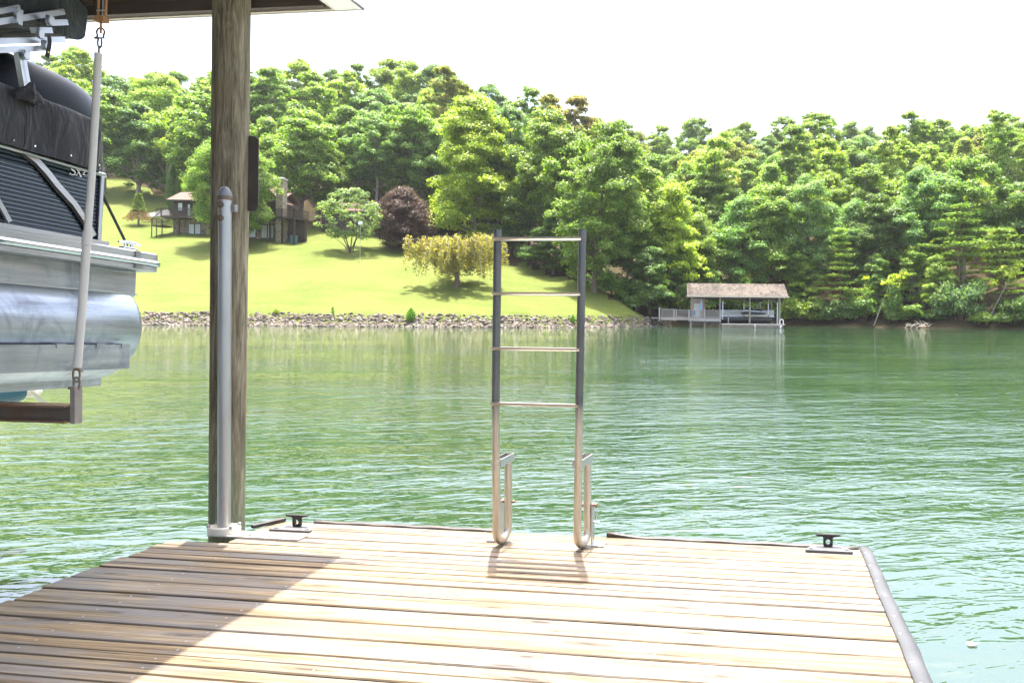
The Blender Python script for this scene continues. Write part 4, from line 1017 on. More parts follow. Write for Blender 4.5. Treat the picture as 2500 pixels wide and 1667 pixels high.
for i, (x, y) in enumerate(path):
    a = path[max(0, i-1)]; b = path[min(len(path)-1, i+1)]; tx, ty = b[0]-a[0], b[1]-a[1]; L = math.hypot(tx, ty); nx, ny = ty/L, -tx/L
    if i > 50: nx, ny = 0, 1
    elif i < 45: nx, ny = 1, 0
    for q, h in prof:
        wr = .007*math.sin(i*.9+h*3)*math.sin(h*3.0)+.004*math.sin(i*2.1-h*5); ee = max(0, 1-abs(i-49)/6)
        hh = h*(1-.10*ee*(h > .8)) + .006*math.sin(i*1.1)*(h < .1)
        vs.append((x+nx*(q+wr), y+ny*(q+wr), zhem+(ztop-zhem)*hh))
m = MB(); m.add(vs, [(i*k+j, i*k+j+1, (i+1)*k+j+1, (i+1)*k+j) for i in range(len(path)-1) for j in range(k-1)], 0, True)
cov = m.build('cover', CLOTH, boat)
m = MB()
for px, py in ((32, 343), (84, 357), (172, 380), (241, 403)):
    p = bl(px, py, .033); m.lathe([(0,.004),(.005,.003),(.006,0)], (0,0,0), 8) if False else m.tube([p, p+Vector((.005,0,0))], .0055, 8)
m.build('snaps', CHROME, cov)
def line(pix, X, r, name, mat, parent): m = MB(); m.tube([bl(px, py, X) for px, py in pix], r, 6); return m.build(name, mat, parent)
BLK = bpy.data.materials['black_webbing']
line([(92,218),(104,228),(118,248),(128,278),(130,330),(128,362)], .034, .0016, 'cover_seam', BLK, cov); line([(62,250),(66,290),(60,310),(62,352)], .034, .0022, 'cover_seam', BLK, cov)
# gathered knot of cloth with its drawstring
m = MB(); kc = bl(62, 212, .0); rg = random.Random(2); n = 26; vs = []
for i, (u, r_) in enumerate(((0,.014),(.25,.024),(.5,.058),(.8,.085),(1,.06))):
    for j in range(n):
        a = 2*math.pi*j/n; rr = r_*(1+.28*math.sin(6*a+i*.6)*min(1,u*2+.2)+.1*math.sin(11*a)); vs.append((kc.x+.035+rr*.45*math.cos(a), kc.y-.035*u+rr*math.sin(a), kc.z+.02-u*.115))
m.add(vs, [(i*n+j, i*n+(j+1) % n, (i+1)*n+(j+1) % n, (i+1)*n+j) for i in range(4) for j in range(n)], 0, True); m.build('cover_gather', CLOTH, cov)
line([(70,214),(84,228),(98,244),(106,258),(102,267),(92,268),(82,256),(76,238)], .07, .0018, 'drawstring', BLK, cov)
# engine cowl behind the cover
ec = bl(-32, 262, -.75); ex = bl(194, 255, -.75); et = bl(-20, 141, -.7); m = MB(); n = 44; vs = []; rows = 22
for i in range(rows+1):
    ph_ = math.pi*i/rows-math.pi/2
    for j in range(n):
        a = 2*math.pi*j/n; ce = abs(math.cos(ph_))**.38; c, s = math.cos(a), math.sin(a)
        vs.append((ec.x+.40*ce*abs(c)**.8*(1 if c > 0 else -1), ec.y+(ex.y-ec.y)*ce*abs(s)**.8*(1 if s > 0 else -1), ec.z-.05+(et.z-ec.z+.05)*math.copysign(abs(math.sin(ph_))**.7, ph_)))
m.add(vs, [(i*n+j, i*n+(j+1) % n, (i+1)*n+(j+1) % n, (i+1)*n+j) for i in range(rows) for j in range(n)], 0, True)
t = NT('black_gloss'); m.build('engine_cowl', t.set((.003,.004,.005), .32, 0, .12), boat)
# gear case and propeller below the boat
gy = bl(46, 958, -1.25); m = MB()
prof = [(.0,-.62),(.03,-.58),(.062,-.45),(.075,-.25),(.075,-.05),(.062,.0)]
M = Matrix.Translation((gy.x, gy.y, gy.z)) @ Matrix.Rotation(R(-90), 4, 'X')
a_ = MB(); a_.lathe(prof, (0,0,0), 24); a_.xform(M); m.v = a_.v; m.f = a_.f; m.m = a_.m; m.s = a_.s
m.prism([(gy.y-.40, gy.z+.03), (gy.y-.10, gy.z+.03), (gy.y-.06, gy.z+1.2), (gy.y-.42, gy.z+1.2)], 'x', gy.x-.03, gy.x+.03); m.prism([(gy.y-.38, gy.z-.03), (gy.y-.17, gy.z-.03), (gy.y-.20, gy.z-.28), (gy.y-.30, gy.z-.28)], 'x', gy.x-.018, gy.x+.018)
m.box((gy.x-.10, gy.y-.35, gy.z+.20), (gy.x+.10, gy.y+.12, gy.z+.215)); m.build('gear_case', simple('teal_gear_case', (.012,.075,.10), .3, 0, .15, 5), boat)
pr_ = empty('propeller_hub', (0,0,0)); bpy.data.objects.remove(pr_)
m = MB(); hub = MB(); hub.lathe([(.0,.16),(.035,.15),(.045,.0),(.05,-.0)], (0,0,0), 18)
m.v, m.f, m.m, m.s = hub.v, hub.f, hub.m, hub.s
for b in range(3):
    vs = []; A0 = b*2.094+.5
    for i in range(9):
        r_ = .045+.125*i/8; wd = 1.05*math.sin(math.pi*(i/8*.78+.16))
        for j in range(7): u = (j/6-.5)*wd; a = A0+u*(.09/max(.06, r_))*1.1; vs.append((r_*math.cos(a), r_*math.sin(a), .07+u*.10))
    m.add(vs, [(i*7+j, i*7+j+1, (i+1)*7+j+1, (i+1)*7+j) for i in range(8) for j in range(6)], 0, True)
m.xform(M); m.build('propeller', simple('pale_propeller', (.62,.58,.48), .4, .2, .1, 6), boat)
# folded sun top: square tubes, brackets and black boot
XB = -.16
def sq(p, q, wpx, X=XB, mat=TRIM, name='frame_tube', dx=0):
    a = bl(*p, X); b = bl(*q, X); h = wpx/F*3.75; m = MB(); m.bar(a, b, .030, h)
    for k in (-.25, .25): m.bar(a+Vector((.0155,0,h*k)), b+Vector((.0155,0,h*k)), .0012, h*.10)
    return m.build(name, mat, boat)
for p, q, w_, dx in (((-60,39),(43,18.5),13,0),((-60,62),(152,29),15,-.0),((118,56.5),(160,55),15,.035),((80,75),(122,74.5),15,.035),((-60,103),(154,97),15,0),((-60,124),(110,118.5),15,.02)):
    sq(p, q, w_, XB+dx)
sq((47,128),(62,214),20, XB+.01, TRIM, 'frame_post')
def brk(x0, y0, x1, y1, X=XB+.024):
    a = bl(x0, y0, X); b = bl(x1, y1, X); m = MB(); m.box((X-.012, a.y, b.z), (X+.012, b.y, a.z), 0, .004)
    c = bl((x0+x1)/2, y0+(y1-y0)*.22, X+.013); m.tube([c, c+Vector((.006,0,0))], .006, 8); c = bl((x0+x1)/2, y0+(y1-y0)*.82, X+.013); m.tube([c, c+Vector((.006,0,0))], .006, 8); return m.build('hinge_bracket', TRIM, boat)
brk(37,18,51,65); brk(115,36,128,63, XB+.058); brk(91,66,104,97, XB+.058); brk(104,97,116,124, XB+.045); brk(55,121,69,148, XB+.04)
m = MB()
for x0, y0, x1, y1 in ((99,46,116,63),(74,67,91,82)):
    a = bl(x0,y0,XB+.03); b = bl(x1,y1,XB+.03); w_ = .0035
    m.box((XB+.0, a.y, a.z-w_), (XB+.055, b.y, a.z)); m.box((XB+.0, a.y, b.z), (XB+.055, b.y, b.z+w_)); m.box((XB+.0, a.y, b.z), (XB+.004, b.y, a.z))
pass
ya_, yb_ = Yb(-200, 60, XB-.03), Yb(212, 60, XB-.03); za, zb_ = Zb(7, 212, XB-.03), Zb(103, 190, XB-.03)
m = MB(); n = 30; rows = 44; vs = []
xs_ = list(np.linspace(-.19, -2.35, rows)); 
for i, x in enumerate(xs_):
    for j in range(n):
        a = 2*math.pi*j/n; c, s = math.cos(a), math.sin(a); e = .35 if i else .33
        yy = (ya_+yb_)/2+(yb_-ya_)/2*math.copysign(abs(c)**e, c)*(1-.02*math.sin(i)+.015*math.sin(i*1.7+a*3)); zz = (za+zb_)/2+(za-zb_)/2*math.copysign(abs(s)**e, s)*(1+.03*math.sin(i*1.3+a*5))
        vs.append((x+.012*math.sin(a*4+i)*(i > 0), yy, zz))
m.add(vs, [(i*n+j, i*n+(j+1) % n, (i+1)*n+(j+1) % n, (i+1)*n+j) for i in range(rows-1) for j in range(n)], 0, True); m.add([vs[j] for j in range(n)], [tuple(range(n))])
m.build('folded_top', cloth('black_boot_cloth', (.014,.018,.018)), boat)
m = MB(); a = [bl(px, py, XB+.075) for px, py in ((117,87),(121,90),(122,108),(119,124),(115,141))]; vs = []
for p in a: vs += [p+Vector((0,-.016,0)), p+Vector((0,.012,0))]
m.add(vs, [(2*i,2*i+1,2*i+3,2*i+2) for i in range(4)]); m.build('hanging_strap', BLK, boat)
m = MB(); p = bl(117,128,XB+.078); m.tube([p, p+Vector((.004,0,0))], .005, 8); m.build('strap_snap', simple('brass', (.6,.45,.2), .35, 1, .1), boat)
m = MB()
for y in (-5.4, -3.2, -1.0): m.tube([(-.5,y,zt),(-.5,y,zh)], .02, 8)
m.build('seat_legs', TRIM, boat)

# ================================================================ boat lift: cable tackle, guide pipe, cradle beam
LD = 3.95
lift = empty('boat_lift', at(187, 1030, LD), 'rusty steel lift beam hung on a long pale plastic pipe beside the boat', 'boat lift'); LO = lift.location.copy()
def lp(px, py, d=LD): return at(px, py, d)-LO
vdir = Vector((math.cos(YAW), math.sin(YAW), 0)); udir = Vector((-math.sin(YAW), math.cos(YAW), 0)); px1 = 1/F*LD/1.22
m = MB(); m.tube([lp(188.5,897), lp(201,745), lp(211,600)], 10.8*px1, 20); m.tube([lp(211.8,590), lp(224.5,420), lp(233.5,265), lp(240,131)], 9.6*px1, 20); pipe = m.build('guide_pipe', PVC, lift)
m = MB(); m.tube([lp(211.2,598), lp(213.6,566)], 12.4*px1, 20); m.build('coupling', PVC, pipe)
def ringlink(pts, r, name, mat=RUSTDARK): m = MB(); m.tube(pts, r, 8, closed=True); return m.build(name, mat, lift)
def link(cx, cy, w, h, r, ang, name='chain_link', mat=RUSTDARK, d=LD):
    c = lp(cx, cy, d); pts = []
    dirn = Vector((math.cos(ang), math.sin(ang), 0))
    for i in range(20):
        a = 2*math.pi*i/20; q = math.copysign(abs(math.cos(a))**.8, math.cos(a)); pts.append(c+dirn*(w*px1*q)+Vector((0,0,h*px1*1.2*math.sin(a))))
    return ringlink(pts, r*px1, name, mat)
link(186.5, 915, 8, 17, 2.6, 0.5, 'bow_shackle', RUST); link(187, 935, 8.5, 14, 2.6, .1, 'bow_shackle', RUSTDARK)
m = MB(); m.tube([lp(169,947), lp(194,949)], 2.6*px1, 8); m.tube([lp(167,947), lp(173,947)], 4*px1, 8); m.build('shackle_pin', RUST, lift)
m = MB(); m.tube([lp(181,902), lp(203,907)], 2*px1, 8); m.build('pipe_pin', RUST, lift)
# end post and I-beam
e0 = lp(186, 942); e1 = lp(186, 1032.5)
m = MB(); m.bar(e0, e1, 15.5*px1, 24*px1, 0, udir); m.build('end_post', simple('worn_steel_post', (.27,.235,.20), .7, .2, .25, 9), lift)
top_, bot_ = lp(178, 987.5), lp(178, 1030.5)
m = MB(); far = -vdir*3.2; wfl = .10
for c in (top_-Vector((0,0,.006)), bot_+Vector((0,0,.006))): m.bar(c, c+far, wfl, .011)
m.build('beam_flanges', RUST, lift)
m = MB(); c = (top_+bot_)/2; m.bar(c, c+far, .010, (top_-bot_).z-.024); m.build('beam_web', RUSTDARK, lift)
# aluminium clad bunk in front of the pontoon tube
b0 = BM @ bl(317, 841, -.02); 
zb0, zb1 = Zb(912, 0, -.02), Zb(841, 0, -.02); yb1 = Yb(317, 870, -.02)
m = MB(); m.box((-.055, Y0+1, zb0), (-.02, yb1, zb1)); m.box((-.70, Y0+1, zb0), (-.056, yb1-.02, zb0+.012))
for px in (148, 244, 305): y = Yb(px, 841, -.02); m.box((-.057, y-.03, zb1-.02), (-.014, y+.03, zb1+.006))
m.xform(Matrix.Translation(-LO) @ BM); m.build('bunk', HULL, lift)
m = MB(); m.box((-.36, yb1-.45, zb0-.04), (-.28, yb1-.30, zb0-.012)); m.xform(Matrix.Translation(-LO) @ BM); m.build('bunk_pad', DARKMETAL, lift)
# upper tackle
m = MB(); m.tube([lp(241,130), lp(242,112)], 2.6*px1, 8); m.build('pipe_eye', RUSTDARK, lift)
link(243.5, 105, 6, 12.5, 2.3, 0, 'chain_link')
pts = []
for i in range(15): a = R(-35+250*i/14); pts.append(lp(245.5+9.5*math.cos(a), 79.5-10.5*math.sin(a)))
pts = [lp(252,95)]+pts+[lp(237,95)]
m = MB(); m.tube(pts, 2.5*px1, 8); m.build('bow_shackle', RUSTDARK, lift)
m = MB(); m.tube([lp(233,93), lp(255,93.5)], 2.4*px1, 8); m.tube([lp(231.5,93), lp(236,93)], 4*px1, 8); m.build('shackle_pin', RUSTDARK, lift)
m = MB(); m.tube([lp(246,82), lp(246.5,50)], 3.0*px1, 8); m.box(lp(236,55)+Vector((0,-.022,0)), lp(260,42)+Vector((0,.022,0)), 0, .003)
m.bar(lp(243.5,46)+Vector((0,-.012,0)), lp(248.5,-70)+Vector((0,-.012,0)), .008, 5*px1, 0, udir); m.bar(lp(257,46), lp(263,-70), .008, 5.5*px1, 0, udir); m.build('clevis', ORANGE, lift)
m = MB(); m.tube([lp(250,40), lp(255,-70)], 1.6*px1, 8); m.build('cable', GALV, lift)
m = MB(); m.tube([lp(243,30)+Vector((0,-.02,0)), lp(262,30)+Vector((0,-.02,0))], 2*px1, 8); m.build('sheave_pin', NAIL, lift)
# ================================================================ log house above the lawn
HD = 112.0; K = 82.1
print('house ground', [(z_, round(ground((hxq := (px_-CX)/F*HD), HD),2)) for px_, z_ in ((400,0),(550,0),(740,0))])
hz = 1.71+(754.5-(380+1040/5.227))/F*HD            # ground level at the house front
hx = at(350+235/5.227, 575, HD).x
house = empty('log_house', (hx, HD, hz), 'brown log house with stone ground floor, wraparound deck and tall stone chimney', 'house')
def HX(zx): return (zx-235)/K
def HZ(zy): return (1040-zy)/K
t = NT('dark_logs'); v = t.coord('Object'); wv = t.n('ShaderNodeTexWave', wave_type='BANDS', bands_direction='Z'); wv.inputs['Scale'].default_value = 1.6; t.l(v, wv.inputs['Vector'])
f = t.noise(v, 3, 4); c = t.mix(wv.outputs['Fac'], (.030,.020,.018), (.085,.058,.052)); c = t.mix(t.math('MULTIPLY', f, .5), c, (.05,.035,.03)); t.bump(wv.outputs['Fac'], .05); LOGS = t.set(c, .7, 0, .3)
def stone_mat(name, a, b, c_, sc):
    t = NT(name); v = t.coord('Object'); vo = t.n('ShaderNodeTexVoronoi'); vo.inputs['Scale'].default_value = sc; t.l(v, vo.inputs['Vector'])
    ve = t.n('ShaderNodeTexVoronoi', feature='DISTANCE_TO_EDGE'); ve.inputs['Scale'].default_value = sc; t.l(v, ve.inputs['Vector'])
    sp = t.n('ShaderNodeSeparateColor'); t.l(vo.outputs['Color'], sp.inputs[0]); c = t.ramp(sp.outputs[0], [(.1, a), (.5, b), (.9, c_)])
    c = t.mix(t.ramp(ve.outputs['Distance'], [(.02, (1,)*3), (.06, (0,)*3)]), c, (.20,.18,.15)); t.bump(ve.outputs['Distance'], .05); return t.set(c, .85, 0, .25)
HST = stone_mat('house_stone', (.11,.085,.055), (.19,.15,.10), (.26,.21,.15), 2.6); CST = stone_mat('chimney_stone', (.20,.16,.11), (.36,.29,.20), (.30,.27,.24), 3.2)
t = NT('brown_shingles'); v = t.coord('Object'); br = t.n('ShaderNodeTexBrick'); br.inputs['Scale'].default_value = 3; br.inputs['Color1'].default_value = (.16,.105,.085,1); br.inputs['Color2'].default_value = (.13,.083,.068,1); br.inputs['Mortar'].default_value = (.09,.06,.05,1); br.inputs['Mortar Size'].default_value = .015
t.l(v, br.inputs['Vector']); f = t.noise(t.coord('Object', (2.2, 2.2, .7)), 1.1, 5, .65, 1.0)
SHING0 = t.set(t.mix(t.math('MULTIPLY', f, .35), br.outputs['Color'], (.12,.085,.075)), .9, 0, .15)
t = NT('streaked_shingles'); v = t.coord('Object', (.42, .16, .16)); f = t.noise(v, 5.5, 4, .6, 1.4); f2 = t.noise(t.coord('Object'), .35, 3); f3 = t.noise(t.coord('Object', (6,14,14)), 1.5, 3)
c = t.ramp(t.math('ADD', f, t.math('MULTIPLY_ADD', f2, .5, -.25)), [(.40, (.028,.024,.021)), (.48, (.060,.050,.043)), (.60, (.094,.080,.068))]); c = t.mix(t.math('MULTIPLY', f3, .3), c, (.075,.064,.054)); SHING = t.set(c, .9, 0, .15)
DKBR = simple('dark_brown_timber', (.035,.024,.018), .7, 0, .3, 5)
GLASSW = simple('curtained_glass', (.45,.50,.47), .12, 0, .15, 1.2, 0, .6, (1,1,.2)); FRAME = simple('dark_window_frame', (.02,.017,.015), .5)
x0, xr = HX(380), HX(2030)
m = MB(); m.box((x0, 0, -2), (HX(1830), 5, HZ(820))); m.box((HX(1755),-.35,-2),(HX(1845),0.0,HZ(822))); m.build('stone_wall', HST, house)
m = MB(); m.box((x0, .02, HZ(820)), (HX(1780), 5, HZ(570))); 
ax, az, gl, gr, ge = HX(1540), HZ(350), HX(1290), HX(1790), HZ(600)
m.prism([(gl+.3, HZ(820)), (gr-.15, HZ(820)), (gr-.15, ge+.1), (ax, az-.25), (gl+.3, ge+.1)], 'y', -.25, .019); m.build('log_wall', LOGS, house)
m = MB(); rz0, rz1 = HZ(580), HZ(452)
m.prism([(-.75, rz0-.12), (-.75, rz0), (2.6, rz1+.15), (5.6, rz0), (5.6, rz0-.12), (2.6, rz1)], 'x', HX(328), HX(1780)); 
m.prism([(gl-.1, ge-.2), (gl-.1, ge), (ax, az), (gr+.1, ge), (gr+.1, ge-.2), (ax, az-.2)], 'y', -.9, 2.6); rf = m.build('roof', SHING0, house)
m = MB(); m.box((HX(326), -.80, rz0-.22), (HX(1280), -.76, rz0-.005)); m.bar((gl-.1,-.93,ge-.12),(ax,-.93,az-.1),.05,.26); m.bar((gr+.1,-.93,ge-.12),(ax,-.93,az-.1),.05,.26); m.build('fascia', DKBR, rf)
m = MB(); m.box((HX(1757), -1.6, -2), (HX(1848), -.36, HZ(318)), 0, .04); ch = m.build('chimney', CST, house)
m = MB(); m.box((HX(1752), -1.66, HZ(318)), (HX(1853), -.30, HZ(306))); m.box((HX(1772), -1.4, HZ(306)), (HX(1830), -.56, HZ(294))); m.build('chimney_cap', simple('pale_cap', (.6,.6,.58), .6), ch)
# deck with railing
DY = -2.2; dz = HZ(808)
m = MB(); m.box((HX(345), DY, dz-.22), (HX(2010), -.002, dz)); m.prism([(HX(2010), DY), (HX(2062), DY+1.2), (HX(2062), 1.2), (HX(1831), 1.2), (HX(1831), -.002), (HX(2010), -.002)], 'z', dz-.22, dz); m.build('deck_floor', DKBR, house)
m = MB(); zt_ = HZ(704)
def rail(a, b, n):
    a = Vector(a); b = Vector(b); m.bar(a+Vector((0,0,zt_-dz)), b+Vector((0,0,zt_-dz)), .12, .07); m.bar(a+Vector((0,0,.12)), b+Vector((0,0,.12)), .06, .07)
    for i in range(n+1): p = a.lerp(b, i/n); m.bar(p, p+Vector((0,0,zt_-dz+(.06 if i % 12 == 0 else 0))), .045 if i % 12 else .11, .045 if i % 12 else .11)
rail((HX(350), DY+.05, dz), (HX(2010), DY+.05, dz), 132); rail((HX(2010), DY+.05, dz), (HX(2060), DY+1.2, dz), 9); rail((HX(2060), DY+1.2, dz), (HX(2060), 1.1, dz), 10); m.build('railing', simple('railing_timber', (.05,.034,.026), .7), house)
for zx in (565, 1710, 1862, 2012): m = MB(); m.box((HX(zx)-.11, DY+.06, -2), (HX(zx)+.11, DY+.28, dz-.22)); m.build('deck_post', DKBR, house)
m = MB(); m.box((HX(1840), .2, -2), (HX(2050), .9, dz-.25)); m.build('under_deck_shade', DKBR, house)  # dark box standing in for the shade of the open space below the deck
# stairs at the left end
m = MB(); lz = HZ(842)-.95
m.box((HX(238), DY-.1, lz-.18), (HX(380), -.4, lz)); 
for i in range(6): m.box((HX(262)+i*.2, -1.1, lz+(dz-lz)*i/6), (HX(262)+i*.2+.3, -.2, lz+(dz-lz)*i/6+.06))
for zx in (240, 300, 370): m.box((HX(zx)-.05, DY-.1, -2.0), (HX(zx)+.05, DY, lz+.98))
m.box((HX(238), DY-.12, lz+.9), (HX(380), DY, lz+.98))
for i in range(16): x = HX(242)+i*(HX(378)-HX(242))/15; m.box((x-.02, DY-.08, lz), (x+.02, DY-.04, lz+.9))
m.bar((HX(245), DY-.02, lz+.98), (HX(285), -.9, dz+1.1), .08, .1); m.bar((HX(285), DY, dz+1.15), (HX(365), DY, dz+1.15), .08, .08)
for i in range(7): x = HX(285)+i*(HX(365)-HX(285))/6; m.box((x-.025, DY, dz), (x+.025, DY+.04, dz+1.12))
m.build('stairs', DKBR, house)
def window(zx0, zy0, zx1, zy1, n, y, name='window'):
    m = MB(); a, b, c, d = HX(zx0), HX(zx1), HZ(zy1), HZ(zy0); m.box((a, y-.06, c), (b, y-.02, d)); fr = m.build(name, FRAME, house)
    for i in range(n): m = MB(); w_ = (b-a)/n; m.box((a+w_*i+.09, y-.075, c+.07), (a+w_*(i+1)-.09, y-.061, d-.09)); m.build('pane', GLASSW, fr)
window(575, 875, 737, 1012, 2, 0, 'sliding_door'); window(1503, 880, 1668, 1052, 2, 0, 'sliding_door'); window(1345, 900, 1440, 1045, 1, 0); window(436, 608, 502, 716, 1, .02); window(560, 625, 600, 780, 1, .02, 'deck_door'); window(1345, 640, 1440, 790, 1, -.25, 'deck_door')
m = MB(); m.box((HX(465)-.3, -.1, HZ(985)), (HX(465), .02, HZ(850))); m.build('dark_door', FRAME, house)
q = at(350+1918/5.227, 380+1050/5.227, HD-1.0); ub = empty('storage_box', (q.x, HD-.9, ground(q.x, HD-.9)), 'teal storage box under the right end of the house deck', 'box')
m = MB(); m.box((-.45,-.35,-.1),(.45,.35,1.15),0,.03); m.build('body', simple('teal_plastic', (.05,.13,.15), .5), ub); m = MB(); m.box((-.48,-.38,1.152),(.48,.38,1.24),0,.02); m.build('lid', bpy.data.materials['teal_plastic'], ub)
# driveway left of the house
m = MB(); vs = []; n = 24; rws = 6
for j in range(rws+1):
    for i in range(n+1):
        u = i/n; p = hit(352+u*62, 531-3*u-(j/rws)*(6+11*u)); vs.append((p.x, p.y, p.z+.06))
m.add(vs, [(j*(n+1)+i, j*(n+1)+i+1, (j+1)*(n+1)+i+1, (j+1)*(n+1)+i) for j in range(rws) for i in range(n)], 0, True); tag(m.build('driveway', simple('pale_concrete', (.55,.50,.44), .9, 0, .1, 2), fix=False), kind='structure')
# outbuilding whose roof shows between the trees
OD = 119.0; p = at(905, 540, OD); ob = empty('outbuilding', (p.x, OD, ground(p.x, OD)), 'low outbuilding with brown roof half hidden between the grey-green and purple trees', 'outbuilding')
zt1 = at(880, 493, OD+2.5).z-ob.location.z; zt0 = at(880, 515, OD).z-ob.location.z; xa = at(778,515,OD).x-p.x; xb = at(975,515,OD).x-p.x
m = MB(); m.box((xa+.3, .4, -2), (xb-.3, 5, zt0-.02)); m.build('wall', LOGS, ob); m = MB(); m.prism([(0, zt0), (2.6, zt1), (5.4, zt0), (5.4, zt0-.12), (2.6, zt1-.14), (0, zt0-.14)], 'x', xa, xb); m.build('roof', SHING0, ob)
# bird feeder on a thin pole
g = hit(879, 637); bf = empty('bird_feeder', g, 'white bird house on a thin pole in the lawn by the grey-green tree', 'bird house'); sc = g.y/F; hh = (637-549)*sc
m = MB(); m.tube([(0,0,-.2),(0,0,hh)], .022, 8); m.build('pole', NAIL, bf)
m = MB(); m.box((-.24,-.2,hh),(.24,.2,hh+.32)); m.build('house_box', simple('white_paint', (.75,.77,.78), .5), bf)
m = MB(); m.prism([(-.32,hh+.322),(.32,hh+.322),(.06,hh+.46),(-.06,hh+.46)], 'y', -.26, .26); m.build('roof', simple('pale_blue_roof', (.5,.6,.66), .5), bf)

# ================================================================ boathouse across the water
BD = 93.0; KB = .00787
b0 = at(1600, 680+797/6.72, BD); bh = empty('boathouse', (b0.x, BD, 0), 'open boathouse with streaked brown shingle roof on posts over the water', 'boathouse')
def GX(zx): return zx*KB
def GZ(zx, zy): return (797+.0115*(zx-530)-zy)*KB
GREYW = wood_mat('grey_weathered_wood', (.17,.15,.13), (.27,.245,.215), (.34,.31,.28), (.30,.29,.28), (.8, 6, 6), knots=False, bid=False, rough=.8); POSTW = simple('greenish_post', (.20,.18,.145), .85, 0, .25, 2)
ez, rz = GZ(510, 283), 5.75; x0, x1 = 4.05, 17.05
m = MB(); m.prism([(-.5, ez), (3.1, rz), (6.7, ez), (6.7, ez-.1), (3.1, rz-.12), (-.5, ez-.1)], 'x', x0, x1); m.build('roof', SHING, bh)
m = MB(); m.box((x0-.05, -.56, ez-.20), (x1+.1, -.505, ez+.03)); m.box((x0-.05, 6.705, ez-.2), (x1+.1, 6.75, ez+.03)); m.build('fascia', simple('tan_fascia', (.42,.36,.28), .6), bh)
m = MB()
for s in (x0+.02, x1-.06): m.bar((s,-.45,ez-.12),(s,3.1,rz-.16),.06,.2); m.bar((s,6.6,ez-.12),(s,3.1,rz-.16),.06,.2)
m.box((x0+.3, -.05, ez-.42), (x1-.5, .05, ez-.22)); m.box((x0+.3, 6.0, ez-.42), (x1-.5, 6.1, ez-.22)); m.build('beams', DKBR, bh)
for zx, y, w_ in ((585,0,.11),(1058,0,.11),(1545,0,.12),(2030,0,.14),(1100,6.05,.11),(1528,6.05,.12),(1998,6.05,.12),(610,6.05,.11)): m = MB(); m.tube([(GX(zx),y,-1.5),(GX(zx),y,ez-.2)], w_, 10); m.build('post', POSTW, bh)
# shed room with a door
m = MB(); m.box((GX(585)+.12, 3.0, 1.1), (GX(828), 5.9, ez-.1)); sh = m.build('shed_wall', simple('tan_siding', (.34,.285,.225), .7, 0, .08, 2), bh); m = MB(); m.box((GX(640), 2.95, 1.12), (GX(742), 2.995, 3.05)); m.build('door', simple('white_door', (.62,.64,.60), .5, 0, .06), sh)
# platform, skirt, railing and walkway
dz = GZ(800, 655)
m = MB(); m.box((GX(555), -.1, dz-.08), (GX(1075), 6.2, dz)); m.box((-.6, .9, dz-.08), (GX(554), 2.4, dz)); m.build('platform', GREYW, bh)
m = MB(); m.box((GX(555), -.16, dz-.42), (GX(1075), -.105, dz-.02)); m.box((GX(90), .84, dz-.30), (GX(550), .895, dz-.02)); m.build('skirt_board', GREYW, bh)
m = MB()
for x in (GX(575), GX(810), GX(1058)): m.tube([(x,.12,-1.5),(x,.12,dz-.09)], .11, 9)
m.box((GX(600), 1.2, .1), (GX(1040), 1.28, dz-.1)); m.build('platform_piles', POSTW, bh)
def rail2(xa, xb, y, n, za, zb):
    m = MB(); m.box((xa, y-.05, zb-.02), (xb, y+.07, zb+.03)); m.box((xa, y-.02, za+.08), (xb, y+.02, za+.16))
    for i in range(1, n): x = xa+(xb-xa)*i/n; m.box((x-.024, y-.022, za+.161), (x+.024, y+.022, zb-.021))
    return m.build('railing', GREYW, bh)
rt = GZ(800, 527)
rail2(GX(570), GX(790), -.08, 13, dz, rt); rail2(GX(820), GX(1050), -.08, 13, dz, rt); rail2(GX(80), GX(295), .95, 14, dz, rt+.1); rail2(GX(350), GX(540), .95, 12, dz, rt+.05)
for zx, y, up in ((62,.95,.35),(303,.95,.08),(340,1.6,.14),(550,-.1,.05),(806,-.1,.05),(1062,-.1,.05)): m = MB(); m.box((GX(zx)-.10, y-.09, dz-.40), (GX(zx)+.10, y+.09, rt+up)); m.build('railing_post', GREYW, bh)
# low swim platform in front of the slip
m = MB(); lz = GZ(1075, 745); m.box((GX(1078), -.9, lz-.10), (GX(2110), .6, lz)); m.build('swim_platform', simple('pale_platform', (.55,.50,.42), .7), bh)
m = MB(); m.box((GX(1090), -.84, lz-.42), (GX(2085), .5, lz-.101)); m.build('platform_frame', POSTW, bh)
m = MB(); m.box((GX(1080), 5.6, .15), (GX(1995), 6.0, 1.05)); 
for i in range(5): m.box((GX(1080), 5.585, .2+i*.17), (GX(1995), 5.6, .34+i*.17))
m.build('back_boards', simple('dark_slip_boards', (.075,.06,.05), .8, 0, .3, 3), bh)
m = MB(); m.tube([(GX(2030),-.6,lz),(GX(2030),-.6,lz+.42)]+[(GX(2057)-.21*math.cos(a), -.6, lz+.42+.21*math.sin(a)) for a in np.linspace(.3,2.84,8)]+[(GX(2085),-.6,lz+.42),(GX(2085),-.6,lz)], .05, 10); m.build('grab_rail', WHITE, bh)
for zx, za, zb in ((1100, 640, 388), (1992, 745, 402)): m = MB(); m.tube([(GX(zx),-.25,GZ(zx,za)-.3),(GX(zx),-.25,GZ(zx,zb))], .06, 10); m.build('guide_pole', simple('pale_blue_pole', (.45,.52,.58), .45, .4), bh) 
m = MB(); m.tube([(GX(1610),-.97,lz),(GX(1618),-1.0,.3),(GX(1622),-1.0,.06)], .06, 8); m.tube([(GX(2050),-.97,.25),(GX(2028),-.98,.06)], [.08,.14], 8); m.build('fender', WHITE, bh)
m = MB(); m.box((GX(1190), .3, lz), (GX(1208), .42, 1.5)); m.build('slip_post', GREYW, bh)
